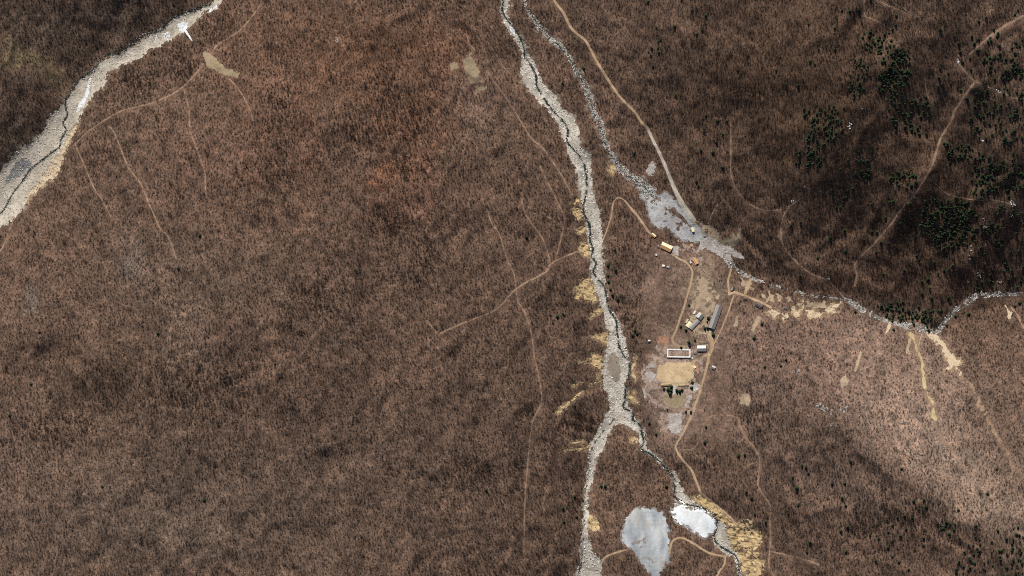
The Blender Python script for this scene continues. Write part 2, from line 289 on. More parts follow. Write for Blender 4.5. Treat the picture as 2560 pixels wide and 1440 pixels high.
M['lower_yard'] = poly_mask([(1657,989),(1685,990),(1712,985),(1715,1002),(1710,1016),(1685,1021),(1660,1012)], 2.5)
M['walk'] = poly_mask([(1682,963),(1690,963),(1689,986),(1681,986)], 0.5) | poly_mask([(1774,825),(1779,825),(1775,838),(1769,838)], 0.5)
RUB = {
 'a': P([(430,640),(490,560),(600,600),(690,660),(640,720),(600,800),(490,800),(480,720)],1560,860,8.47,3),
 'b': P([(460,450),(580,400),(650,440),(620,490),(470,490)],1560,860,8.47,3),
 'c': P([(385,930),(450,960),(480,1170),(430,1140)],1560,860,8.47,1.5),
 'd': P([(1380,870),(1530,820),(1620,870),(1590,970),(1500,985),(1420,960)],1560,860,8.47,2.5),
 'e': poly_mask([(1670,1033),(1704,1032),(1705,1078),(1690,1083),(1672,1078)], 4),
 'f': P([(1310,1130),(1420,1060),(1400,1240),(1300,1340),(1290,1300),(1360,1200)],1560,860,8.47,3),
 'g': P([(1130,230),(1300,200),(1400,300),(1650,400),(1860,560),(1780,570),(1620,500),(1640,620),(1560,640),(1450,530),(1350,480),(1200,400),(1100,430),(1060,480),(1100,330)],1580,560,6.545,4),
 'h': poly_mask([(1678,612),(1698,618),(1696,640),(1680,634)], 4)}
M['red_a'] = P([(560,1050),(620,930),(850,900),(830,1060),(700,1110)],1580,740,9,5) & (_w1 > -0.25)
M['red_b'] = poly_mask([(1738,906),(1744,912),(1749,930),(1744,934),(1737,928),(1735,914)], 2)
M['red_c'] = poly_mask([(1618,422),(1630,402),(1640,408),(1638,425),(1632,440),(1615,436)], 5) & (_w2 > -0.3)
M['olive_a'] = poly_mask([(1157,150),(1175,135),(1190,155),(1200,180),(1195,210),(1177,207),(1160,180)], 5) | poly_mask([(1190,218),(1215,212),(1218,222),(1196,230)], 4) | poly_mask([(1120,160),(1140,155),(1148,170),(1128,175)], 4)
M['olive_b'] = poly_mask(rel([(1265,320),(1330,340),(1400,420),(1500,460),(1480,490),(1380,460),(1300,420)],0,0,2.5), 3)
M['olive_c'] = P([(1330,330),(1480,250),(1620,180),(1790,70),(1780,200),(1760,330),(1650,400),(1450,330)],1580,560,6.545,4) & (_w1 > -0.15)
FIELDS = {
 'a': poly_mask([(1840,790),(1848,786),(1842,818),(1834,816)], 3),
 'b': poly_mask([(1893,790),(1905,793),(1884,830),(1876,826)], 3),
 'c': poly_mask([(1855,984),(1876,986),(1872,1014),(1850,1008)], 3),
 'd': poly_mask([(1866,700),(1880,706),(1870,728),(1862,726)], 3),
 'e': poly_mask([(2112,936),(2124,950),(2118,985),(2106,980),(2100,955)], 5) & (_w1 > -0.1),
 'f': line_mask([(2152,878,3),(2146,900,7),(2138,928,4)], amp=2.4),
 'g': line_mask([(2225,808,6),(2221,820,8),(2215,834,3)], amp=1.5),
 'h': poly_mask([(2518,776),(2530,780),(2527,800),(2520,798)], 2.5) | line_mask([(2513,764,3),(2522,780,4)], amp=1.2),
 'i': line_mask([(2275,850,6),(2268,880,7)], amp=2.5) | line_mask([(2306,832,3),(2300,850,3),(2298,862,3)], amp=1.5)}

M['worn'] = poly_mask([(1640,868),(1740,862),(1762,905),(1745,1000),(1735,1040),(1712,1090),(1660,1085),(1640,1030),(1612,985),(1605,930)], 10) & (tiled(9, 4, 833) > -0.02)
M['worn_b'] = poly_mask([(1742,690),(1775,700),(1800,745),(1790,770),(1770,830),(1770,865),(1740,850),(1710,800),(1730,760)], 8) & (tiled(8, 4, 844) > -0.05)
M['worn_c'] = poly_mask([(1690,600),(1720,606),(1760,640),(1750,665),(1710,645)], 8) & (tiled(8, 4, 855) > -0.1)
M['worn_d'] = poly_mask([(1725,556),(1760,556),(1795,575),(1800,600),(1760,600),(1750,580)], 6) & (tiled(8, 4, 866) > -0.15)
M['cut'] = line_mask([(1850,700,10),(1880,722,14),(1925,742,16),(1980,752,18),(2040,760,18),(2100,765,12)], amp=6) & (tiled(10, 4, 877) > 0.05)
M['margin'] = grow(M['river_c'] | M['river_w'] | M['brook'], 7) & (tiled(9, 4, 888) > 0.27)
ROADS = [
 ('dirt_road', 'long tan dirt road running down beside the upper brook to the grey pad', [(1360,-60),(1385,0),(1407,30),(1425,65),(1440,82),(1462,100),(1475,120),(1490,150),(1522,202),(1550,242),(1587,280),(1600,300),(1620,322)], 6.2, 'road'),
 ('gravel_road', 'pale gravel road from the dirt road down to the grey work pad', [(1620,322,6.4),(1632,350,6.6),(1650,385,7),(1667,425,7.5),(1682,462,9),(1700,500,12),(1720,532,14),(1734,549,12)], 8, 'gravel'),
 ('dirt_road', 'narrow tan road curving from the cream roofed house down to the walled yard', [(1678,634),(1696,646),(1714,655),(1724,665),(1731,682),(1727,707),(1719,736),(1708,774),(1701,793),(1691,824),(1682,843),(1683,856),(1691,863),(1704,865),(1719,861)], 5.0, 'road'),
 ('dirt_road', 'tan compound road running south past the sandy square to the quarry', [(1774,838,14),(1778,853,12),(1780,869,10),(1773,887,8),(1769,907,6),(1763,933,5.5),(1754,964,5.5),(1744,996,5.2),(1732,1029,5),(1727,1043,5),(1705,1087,5),(1690,1113,5),(1692,1127,5),(1707,1150,5),(1727,1173,5.4),(1738,1197,6),(1750,1228,5.5)], 6, 'road'),
 ('dirt_road', 'short tan drive branching from the compound road into the sandy square', [(1772,888,6),(1755,891,6),(1742,897,7),(1731,908,9)], 6, 'road'),
 ('dirt_track', 'pale twin rutted track looping round the knoll above the cream shed', [(1507,600,3),(1518,572,3),(1528,540,3.2),(1532,512,3.4),(1537,500,3.4),(1548,494,3.6),(1560,500,4),(1573,515,5),(1590,535,6),(1605,555,6),(1620,577,5),(1634,590,4)], 4, 'road'),
 ('dirt_track', 'tan track looping out of the grey spoil heap towards the creek', rel([(1250,750),(1262,680),(1280,620),(1320,580),(1400,572),(1520,630),(1700,740),(1890,785)],1400,1220,4.571), 5.0, 'road'),
 ('dirt_track', 'short tan track dropping off the bottom edge beside the creek', rel([(1890,785),(1875,880),(1830,940),(1780,1030)],1400,1220,4.571), 4.6, 'road'),
 ('gravel_track', 'grey track climbing from the lower riverbed to the spoil heap', rel([(470,860),(510,800),(570,765),(650,735),(760,705)],1400,1220,4.571), 4.5, 'road'),
 ('dirt_track', 'pale haul track slanting along the top of the yellow quarry', [(1752,1232,4),(1775,1250,4),(1803,1273,4),(1822,1290,4),(1842,1311,5)], 4, 'road'),
 ('dirt_road', 'tan lane past the dark roofed shed on the creek terrace', rel([(290,640),(380,610),(480,640),(740,745),(870,800),(990,868)],1780,640,6.737), 6.0, 'road'),
 ('dirt_track', 'thin straight tan track east of the long grey barracks', [(1834,740,3),(1826,765,2.6),(1815,795,2.6),(1800,830,2.6),(1786,858,3)], 2.6, 'road'),
 ('dirt_track', 'short tan ramp from the creek up to the terrace lane', rel([(640,330),(640,430),(600,520),(560,620)],1780,640,6.737), 6.5, 'road'),
 ('dirt_track', 'narrow tan strip by the rubble at the head of the terrace', rel([(330,200),(300,300),(270,430),(290,620)],1780,640,6.737), 4.2, 'road'),
 ('dirt_track', 'tan spur from the terrace lane to the creek edge', rel([(960,600),(970,680),(920,770),(870,800)],1780,640,6.737), 4.2, 'road'),
]
PATHS = [
 ('reddish footpath following the ridge above the snowy riverbed', [(652,12),(608,68),(570,95),(544,112),(532,128)], 2.6),
 ('long footpath descending from the olive clearing to the riverbed', [(508,160),(472,204),(436,232),(384,256),(308,276),(256,304),(216,332),(188,360)], 3.0),
 ('thin footpath dropping south from the riverbank path', [(188,360),(196,380),(212,416),(236,472),(256,500),(276,540)], 2.4),
 ('pinkish footpath descending the left hillside in a long straight line', [(272,316),(284,330),(296,356),(320,416),(352,460),(372,508),(388,544),(400,570),(422,595),(440,645)], 3.0),
 ('orange footpath below the junction of the ridge paths', [(460,224),(472,272),(476,328),(500,392),(512,432),(514,484)], 2.5),
 ('curved orange footpath below the olive clearing', [(572,196),(600,228),(624,272),(632,300)], 2.4),
 ('pale path at the left edge below the riverbed', [(40,540),(25,570),(15,600),(0,630),(-30,690)], 2.8),
 ('tan footpath slanting down towards the central riverbed', [(1220,180),(1240,210),(1260,237),(1285,275),(1307,312),(1330,347),(1357,370),(1380,402),(1405,440),(1430,487)], 2.8),
 ('short reddish footpath beside the olive field', [(1220,105),(1240,135),(1257,165),(1277,185)], 2.2),
 ('short tan footpath above the olive field', [(1167,82),(1172,105),(1187,125)], 2.4),
 ('footpath bending at the sharp corner west of the yellow banks', [(1350,415),(1365,447),(1382,480),(1397,512),(1412,545),(1407,577),(1390,642),(1382,660)], 2.6),
 ('short reddish path joining the sharp bend', [(1357,532),(1385,552),(1407,562)], 2.4),
 ('faint footpath meeting the pale wide track from above', [(1305,497),(1310,527),(1327,555),(1345,580),(1360,605),(1377,658)], 2.4),
 ('long reddish footpath running south along the central hillside', [(1220,532),(1230,560),(1247,582),(1260,622),(1272,657),(1285,685),(1290,722),(1296,755),(1312,780),(1325,820),(1332,857),(1335,890),(1345,932),(1355,995),(1347,1022),(1330,1060),(1320,1150),(1312,1260),(1310,1380)], 2.7),
 ('pale wide track slanting across the hillside to the yellow bank', [(1446,628,3),(1410,642,3.4),(1377,660,4.5),(1367,677,6),(1340,694,4.5),(1317,705,4),(1285,727,3.6),(1255,760,3.6),(1235,777,3.4),(1185,797,3.4),(1147,812,3.6),(1100,834,5)], 4),
 ('short orange path ending at the tip of the pale track', [(1067,800),(1082,820),(1100,840)], 2.6),
 ('wide brown track straight down the dark pine slope', [(2437,205,4),(2410,242,5.5),(2387,275,6.5),(2380,300,5.5),(2357,335,4.5),(2345,365,5),(2330,415,4.5),(2315,442,5),(2290,482,4.2),(2270,505,4.4),(2252,525,4.2),(2232,555,4.2),(2202,590,4.2),(2180,615,4.8),(2157,637,4.2),(2137,662,4),(2142,687,4.2),(2137,715,4.2)], 4),
 ('short tan path with pale stones above the pine slope track', [(2437,205),(2430,197),(2407,172),(2392,152)], 3.0),
 ('thin path running to the right edge from the track head', [(2440,204),(2492,227),(2552,252),(2640,290)], 2.2),
 ('broad pale trail down from the top right corner', [(2640,0,7),(2555,42,7),(2520,60,6),(2482,85,6),(2452,110,5),(2425,135,4)], 6),
 ('tan path entering at the top edge above the pine stand', [(2160,-20),(2162,37),(2175,45),(2192,52),(2230,75)], 2.4),
 ('faint straight path near the top edge of the pine slope', [(2190,0),(2240,22),(2275,37)], 2.2),
 ('short curved path among scattered pines on the upper slope', [(2312,195),(2318,237),(2335,262)], 2.2),
 ('orange looping footpath contouring down to the creek', [(2005,495),(1985,508),(1970,520),(1957,545),(1952,580),(1957,610),(1975,637),(2002,665),(2030,685),(2060,697),(2085,715),(2108,742)], 3.2),
 ('brown footpath arcing across the lower dark slope', [(1827,300),(1827,380),(1827,430),(1835,460),(1850,487),(1875,510),(1900,523),(1930,526),(1952,524)], 2.6),
 ('short tan path dropping from the arc to the gravel pad', [(1838,467,2.4),(1817,493,2.6),(1792,515,3.2),(1780,535,2.6),(1772,556,2.6)], 2.6),
 ('thin brown path climbing right across the pine slope', [(2330,450),(2370,485),(2440,500),(2482,500),(2525,510),(2555,530),(2640,560)], 2.4),
 ('hairpin footpath east of the compound road', [(1707,1125),(1735,1120),(1750,1095),(1762,1055),(1780,1040),(1815,1037),(1845,1045)], 2.4),
 ('long pinkish path down the lower right hillside', [(1845,1045),(1852,1070),(1867,1097),(1890,1125),(1900,1160),(1895,1212),(1917,1250),(1927,1270),(1925,1300),(1926,1357),(1922,1417),(1935,1440),(1960,1500)], 3.4),
 ('short curved spur off the lower right path', [(1892,1154),(1865,1167),(1852,1185)], 2.8),
 ('faint path leading right from the bottom of the hillside path', [(1925,1378),(1957,1385),(2007,1397),(2047,1412)], 2.4),
 ('thin pale trail dropping south from the scalloped yellow bank', rel([(1940,960),(1960,1060),(2030,1195)],1780,640,6.737), 2.4),
 ('pale path at the right edge above the pale scar', [(2528,769),(2544,787),(2557,815),(2600,870)], 3.2),
 ('pink bare strip running down the lower right spur', [(2402,940,4),(2425,965,10),(2445,1000,14),(2475,1060,12),(2510,1120,9),(2545,1180,7)], 9),
 ('thin pale line on the lower right hillside', [(2335,1050),(2352,1090),(2385,1130),(2420,1185)], 2.4),
]

def blur(a, k, n=2):
    """box blur of a fine mask, at half resolution"""
    a = a[::2, ::2].astype(np.float32); k = max(1, k // 2)
    for _ in range(n):
        for ax in (0, 1):
            p = np.pad(a, [(k + 1, k) if i == ax else (0, 0) for i in (0, 1)], mode='edge').cumsum(ax)
            n_ = a.shape[ax]
            a = (p[2 * k + 1:] - p[:-2 * k - 1]) / (2 * k + 1) if ax == 0 else (p[:, 2 * k + 1:] - p[:, :-2 * k - 1]) / (2 * k + 1)
    return a

all_river = M['river_w'] | M['river_c'] | M['brook'] | M['pad']
all_bank = np.zeros_like(all_river)
for k_ in BANKS: BANKS[k_] = fray(BANKS[k_], 4, 0.12) & (_n5 < 0.55)
for b in BANKS.values(): all_bank |= b
for b in SCALLOPS: all_bank |= b
M['quarry'] = fray(M['quarry'], 5, 0.2) & ((tiled(9, 4, 931) < 0.30) | (GY < 1290))
all_bank |= M['quarry']
QU = np.where(M['quarry'], ((GX * .75 + GY * .5) / 15 + 1.6 * tiled(22, 3, 921) + .5 * _w1) % 1.0, 0)
carve = 2.6 * blur(M['river_w'] | M['river_c'] , 5) + 1.2 * blur(M['brook'] | M['creek'], 3) + 2.6 * blur(all_bank, 3) + 1.2 * blur(M['gully_r'] | M['scree'], 3)
carve -= 9 * blur(M['spoil'], 22) + 1.5 * blur(M['ice'], 12)
RAV = np.zeros_like(all_river)
for p_, w_ in (([(1415,1035),(1450,1045),(1485,1062)],7),([(1410,1062),(1450,1072),(1488,1086)],7),([(1425,1095),(1455,1100),(1478,1104)],6),([(1450,893),(1480,886),(1506,880)],7),([(1465,905),(1485,900),(1503,905)],5),([(1440,985),(1470,975),(1505,965)],5),([(1430,845),(1470,838),(1512,828)],6),([(1600,1020),(1590,1032)],7),([(1625,1050),(1612,1070)],7),([(1545,752),(1560,765),(1545,778)],9),([(1672,1150),(1678,1165)],8),([(1860,590),(1885,615),(1910,640)],12),([(1750,1240),(1790,1262),(1830,1290)],6),([(2222,889),(2234,876),(2238,862)],5)):
    RAV |= line_mask([(*q, w_) for q in p_], amp=2)
carve += 6.5 * blur(RAV, 4)
soft = blur(all_river | M['sand_yard'] | M['lower_yard'] | M['spoil'] | M['ice'], 26)
GXh, GYh = GX[::2, ::2], GY[::2, ::2]
terrace = sm(1580, 1640, GXh) * (1 - sm(1800, 1860, GXh)) * sm(560, 620, GYh) * (1 - sm(1080, 1140, GYh))

# dense regular part of the ground: 4 px (2.4 m); beyond it a widening apron
GSTEP = 4
gpx = np.arange(PX0, PX1 + 1, GSTEP, dtype=float); gpy = np.arange(PY0, PY1 + 1, GSTEP, dtype=float)
def detail(X, Y):
    """gullies and hummocks, metres (X, Y in photo px)"""
    wxp = X + 30 * fbm(X / 90, Y / 90, 2, 71); wyp = Y + 30 * fbm(X / 90, Y / 90, 2, 72)
    r = 1 - np.abs(fbm(wxp / 120, wyp / 150, 3, 5)) * 2
    r2 = 1 - np.abs(fbm(wxp / 48, wyp / 70, 2, 6)) * 2
    return 5.5 * (r - 0.5) + 2.4 * (r2 - 0.5) + 3.0 * fbm(X / 60, Y / 60, 3, 9) + 1.1 * fbm(X / 16, Y / 16, 2, 13)
def spurs(X, Y):
    def rd(c, a, seed): return 0.5 - np.abs(fbm(c, a, 2, seed)) * 1.6
    ur = sm(1640, 1800, X) * (1 - sm(560, 720, Y)); lr = sm(1880, 2020, X) * sm(800, 930, Y); lf = (1 - sm(1180, 1330, X)) * sm(-200, 200, Y * .55 + X - 300)
    ww = 40 * fbm(X / 140, Y / 140, 2, 401)
    h = ur * (12 * rd((X * .86 + Y * .5 + ww) / 190, (Y * .86 - X * .5) / 620, 402) + 5 * rd((X * .86 + Y * .5 + ww) / 70, (Y * .86 - X * .5) / 260, 403))
    h = h + lr * (8 * rd((X * .8 - Y * .6 + ww) / 170, (X * .6 + Y * .8) / 560, 404) + 3.5 * rd((X * .8 - Y * .6 + ww) / 60, (X * .6 + Y * .8) / 240, 405))
    h = h + lf * (9 * rd((X * .96 - Y * .25 + ww) / 210, (Y * .96 + X * .25) / 620, 406) + 3.5 * rd((X * .96 - Y * .25 + ww) / 75, (Y * .96 + X * .25) / 300, 407))
    return h
gXX, gYY = np.meshgrid(gpx, gpy)
_ii = np.clip(((gXX - PX0) / FS).astype(int), 0, fnx - 1); _jj = np.clip(((gYY - PY0) / FS).astype(int), 0, fny - 1)
damp = (1 - 0.92 * np.clip(soft * 1.7, 0, 1)) * (1 - 0.85 * terrace)
GH = base_height(wx(gXX), wy(gYY)) + (detail(gXX, gYY) + spurs(gXX, gYY)) * damp[_jj // 2, _ii // 2] - carve[_jj // 2, _ii // 2] + (all_bank[_jj, _ii] * 3.0 * fbm(gXX / 9, gYY / 6, 2, 77)) + 1.5 * QU[_jj, _ii]

PLOTS = [(1697,883,36,17),(1754,871,16,11),(1789,792,18,36),(1745,800,26,30),(1666,617,20,14),(1634,588,7,6),(1738,653,9,11),(1731,574,5,8),(1897,762,13,9),(1784,919,7,7),(1688,935,52,34),(1685,1002,32,20),(1687,975,40,14),(1831,723,6,6)]
for cx_, cy_, rx_, ry_ in PLOTS:
    dd = np.maximum(np.abs(gXX - cx_) / rx_, np.abs(gYY - cy_) / ry_); k_ = 1 - sm(1.0, 1.45, dd)
    GH = GH * (1 - k_) + k_ * GH[(dd < 1)].mean()
def hz(px, py):
    """height of the triangulated ground at photo pixel positions"""
    u = np.clip((np.asarray(px, float) - PX0) / GSTEP, 0, len(gpx) - 1.001); v = np.clip((np.asarray(py, float) - PY0) / GSTEP, 0, len(gpy) - 1.001)
    i = u.astype(int); j = v.astype(int); a = u - i; b = v - j
    h00 = GH[j, i]; h10 = GH[j, i + 1]; h01 = GH[j + 1, i]; h11 = GH[j + 1, i + 1]
    return np.where(a >= b, h00 + a * (h10 - h00) + b * (h11 - h10), h00 + b * (h01 - h00) + a * (h11 - h01))
def z_at(px, py): return float(hz(px, py))

def mesh_from(name, verts, faces, k):
    """fast mesh from numpy verts (n,3) and faces (m,k)"""
    me = bpy.data.meshes.new(name); nf = len(faces)
    me.vertices.add(len(verts)); me.vertices.foreach_set('co', np.ascontiguousarray(verts, np.float32).ravel())
    me.loops.add(nf * k); me.loops.foreach_set('vertex_index', np.ascontiguousarray(faces, np.int32).ravel())
    me.polygons.add(nf); me.polygons.foreach_set('loop_start', np.arange(nf, dtype=np.int32) * k)
    me.polygons.foreach_set('loop_total', np.full(nf, k, np.int32))
    me.polygons.foreach_set('use_smooth', np.ones(nf, bool))
    me.update(calc_edges=True); me.validate(); return me

# ---- forest floor colour, place by place; some slope light and shade painted in
def ell(X, Y, cx, cy, rx, ry, rot=0):
    a = math.radians(rot); dx, dy = X - cx, Y - cy
    u = (dx * math.cos(a) + dy * math.sin(a)) / rx; v = (-dx * math.sin(a) + dy * math.cos(a)) / ry
    return np.exp(-(u * u + v * v) * 1.4)
LITTER = (0.152, 0.100, 0.074)
ZONES = [
 (400,1280,620,230,0,(0.136,0.104,0.082),.6),(2080,880,260,110,8,(0.245,0.170,0.138),.85),(2300,960,240,130,25,(0.285,0.205,0.165),.9),(1870,900,90,110,0,(0.22,0.152,0.122),.7),(1900,1000,80,80,0,(0.21,0.148,0.118),.6),  # lower right pinkish soil, paled further to paint in the sunlit slope
 (1690,700,110,90,0,(0.22,0.155,0.125),.6),(1800,700,60,60,0,(0.24,0.18,0.135),.7),(1640,960,50,90,0,(0.27,0.195,0.16),.7),
 (1100,200,60,130,20,(0.27,0.14,0.09),.6),(1000,300,40,90,30,(0.25,0.13,0.085),.6),(760,330,45,190,0,(0.21,0.115,0.08),.6),(500,400,120,120,0,(0.19,0.115,0.085),.5),(1060,400,30,80,35,(0.29,0.16,0.11),.6),  # cx, cy, rx, ry, rot, colour, weight
 (880,150,330,190,10,(0.176,0.098,0.064),.85),(1090,120,90,80,0,(0.245,0.127,0.080),.6),(640,380,110,200,0,(0.176,0.102,0.072),.6),
 (1000,470,140,110,-30,(0.224,0.123,0.084),.6),(1060,370,70,20,-40,(0.258,0.136,0.088),.6),(960,430,40,15,-40,(0.310,0.144,0.080),.8),
 (480,700,260,120,0,(0.158,0.113,0.086),.6),(470,850,70,110,0,(0.224,0.157,0.120),.7),(320,650,30,70,0,(0.189,0.169,0.152),.45),(77,750,18,35,0,(0.189,0.178,0.160),.45),
 (250,980,240,110,-10,(0.116,0.079,0.056),.4),(60,1150,130,140,0,(0.175,0.118,0.091),.7),(900,1150,420,160,0,(0.140,0.096,0.074),.6),
 (440,1330,120,70,0,(0.211,0.152,0.116),.7),(1180,200,120,90,30,(0.224,0.148,0.112),.7),(1200,300,90,60,-35,(0.232,0.157,0.120),.6),
 (90,60,200,90,20,(0.133,0.097,0.074),.9),(300,40,190,80,-10,(0.133,0.097,0.074),.9),(85,160,90,28,35,(0.181,0.148,0.084),.8),(40,330,100,130,0,(0.142,0.102,0.076),.8),
 (2050,250,440,380,0,(0.119,0.075,0.051),.95),(2350,550,280,230,0,(0.119,0.074,0.050),.9),(2150,700,240,60,0,(0.150,0.093,0.066),.7),  # upper right darkened: slope shade painted into the brown litter
 (2000,900,230,110,10,(0.194,0.127,0.099),.8),(2250,950,220,110,20,(0.211,0.146,0.114),.8),(2280,1075,220,85,35,(0.30,0.212,0.166),.9),  # last ellipse and the next: sunlit ridge flank painted into the litter
 (2420,1195,230,80,38,(0.335,0.245,0.190),.95),(2520,1180,120,130,0,(0.241,0.174,0.130),.6),(2500,1030,38,130,-35,(0.129,0.091,0.069),.8),
 (2120,1200,220,120,20,(0.176,0.125,0.098),.6),(1950,1050,120,100,0,(0.185,0.127,0.099),.5),
 (1670,740,70,50,0,(0.232,0.157,0.120),.8),(1690,1000,80,110,0,(0.292,0.208,0.164),.9),(1700,880,90,60,0,(0.275,0.199,0.148),.85),(1770,740,45,70,0,(0.275,0.212,0.152),.85),(1840,1070,80,90,0,(0.219,0.151,0.112),.5),
 (1850,820,80,60,0,(0.215,0.146,0.112),.6),(1515,60,40,90,-30,(0.194,0.127,0.096),.5),(1500,280,30,110,-30,(0.206,0.127,0.094),.6),(1540,250,12,50,-30,(0.275,0.178,0.136),.7),
]
def litter_rgb(X, Y):
    c = np.empty(X.shape + (3,)); c[:] = LITTER
    Xw = X + 45 * fbm(X / 80, Y / 80, 3, 21); Yw = Y + 45 * fbm(X / 80, Y / 80, 3, 22)
    for cx, cy, rx, ry, rot, col, wt in ZONES:
        k = (ell(Xw, Yw, cx, cy, rx, ry, rot) * wt)[..., None]; c = c * (1 - k) + np.array(col) * k
    st = fbm((X * .94 - Y * .35) / 9, (Y * .94 + X * .35) / 75, 3, 34)[..., None]
    f = fbm(X / 45, Y / 60, 4, 33)[..., None] + (.55 + .7 * ell(X, Y, 2300, 1020, 330, 220, 20)[..., None]) * st
    c = c * (1 - 0.09 * ell(X, Y, 650, 800, 900, 900)[..., None])
    return np.clip(c * (1 + 0.30 * f * np.array([1.0, .92, .85])), 0.02, 0.8)

def build_ground():
    ext = np.array([30, 90, 220, 500, 1100, 2400, 5000], float)
    ax = np.concatenate([PX0 - ext[::-1], gpx, PX1 + ext]); ay = np.concatenate([PY0 - ext[::-1], gpy, PY1 + ext]); e = len(ext)
    X, Y = np.meshgrid(ax, ay); Z = np.zeros_like(X)
    Z[e:-e, e:-e] = GH
    out = np.ones(X.shape, bool); out[e:-e, e:-e] = False
    far = np.clip(base_height(wx(X[out]), wy(Y[out])), -40, 420)
    dx = np.maximum(0, np.maximum(PX0 - X[out], X[out] - PX1)); dy = np.maximum(0, np.maximum(PY0 - Y[out], Y[out] - PY1))
    Z[out] = far + np.clip(np.hypot(dx, dy) / 300, 0, 1) * 40 * fbm(X[out] / 700, Y[out] / 700, 3, 91)
    V = np.stack([wx(X), wy(Y), Z], -1).reshape(-1, 3); nx = len(ax)
    i, j = np.meshgrid(np.arange(nx - 1), np.arange(len(ay) - 1)); a = (j * nx + i).ravel()
    # diagonal from (i,j) to (i+1,j+1), as hz() expects; counter-clockwise seen from above (py runs down)
    F = np.concatenate([np.stack([a, a + nx + 1, a + 1], 1), np.stack([a, a + nx, a + nx + 1], 1)])
    me = mesh_from('ground', V, F, 3)
    rgb = litter_rgb(X.ravel(), Y.ravel())
    at = me.color_attributes.new('litter', 'FLOAT_COLOR', 'POINT')
    at.data.foreach_set('color', np.concatenate([rgb, np.ones((len(rgb), 1))], 1).astype(np.float32).ravel())
    m, n, b = new_mat('leaf litter'); p = pos(n)
    va = n.nodes.new('ShaderNodeAttribute'); va.attribute_name = 'litter'
    f1 = noise(n, p, 0.32, 6, 0.72); f2 = noise(n, p, 1.3, 3, 0.6)
    k1 = ramp(n, f1, [(0.30, (0.45, 0.44, 0.43)), (0.52, (1.0, 1.0, 1.0)), (0.72, (1.75, 1.68, 1.6))])
    k2 = ramp(n, f2, [(0.3, (0.75, 0.75, 0.75)), (0.7, (1.25, 1.25, 1.25))])
    f3 = noise(n, p, 0.085, 5, 0.68); f4 = noise(n, p, 0.16, 4, 0.6)
    col = mix(n, mix(n, va.outputs['Color'], k1, 1.0, 'MULTIPLY'), k2, 1.0, 'MULTIPLY')
    col = mix(n, col, ramp(n, f3, [(0.32, (0.68, 0.66, 0.66)), (0.5, (1, 1, 1)), (0.68, (1.5, 1.42, 1.38))]), 1.0, 'MULTIPLY')
    col = mix(n, col, (0.33, 0.22, 0.165), ramp(n, f4, [(0.58, (0, 0, 0)), (0.76, (0.5, 0.5, 0.5))]))
    n.links.new(col, b.inputs['Base Color']); b.inputs['Roughness'].default_value = 1.0; b.inputs['Specular IOR Level'].default_value = 0.05
    bump(n, b, f1, 0.8, 0.8)
    me.materials.append(m)
    o = bpy.data.objects.new('ground', me); C.objects.link(o)
    tag(o, 'brown hilly ground covered in dry leaf litter', 'ground', kind='structure')
build_ground()

# ------------------------------------------------------------------ sheets laid on the ground
claimed = np.zeros((fny, fnx), bool)
def sheet(name, mask, mat, label, cat, lift=0.12, rough=0.0, dome=None, kind='structure', claim=True):
    global claimed
    rj = np.flatnonzero(mask.any(1)); ri = np.flatnonzero(mask.any(0))
    if not len(rj): return None
    j0, j1, i0, i1 = rj[0], rj[-1] + 1, ri[0], ri[-1] + 1
    m = mask[j0:j1, i0:i1] & ~claimed[j0:j1, i0:i1]
    if m.sum() < 4: return None
    if claim: claimed[j0:j1, i0:i1] |= m
    js, is_ = np.nonzero(m)
    cs = np.zeros((m.shape[0] + 1, m.shape[1] + 1), bool)
    for dj in (0, 1):
        for di in (0, 1): cs[js + dj, is_ + di] = True
    cj, ci = np.nonzero(cs); idx = np.zeros(cs.shape, np.int32); idx[cj, ci] = np.arange(len(cj))
    X = PX0 + (ci + i0) * FS; Y = PY0 + (cj + j0) * FS
    Z = hz(X, Y) + lift
    if rough: Z = Z + rough * (1 + fbm(X / 3.2, Y / 3.2, 3, 55)) * 0.5
    if dome is not None: Z = Z + dome(X, Y)
    V = np.stack([wx(X), wy(Y), Z], 1)
    F = np.stack([idx[js, is_], idx[js + 1, is_], idx[js + 1, is_ + 1], idx[js, is_ + 1]], 1)
    me = mesh_from(name, V, F, 4); me.materials.append(mat)
    o = bpy.data.objects.new(name, me); C.objects.link(o)
    return tag(o, label, cat, kind=kind)

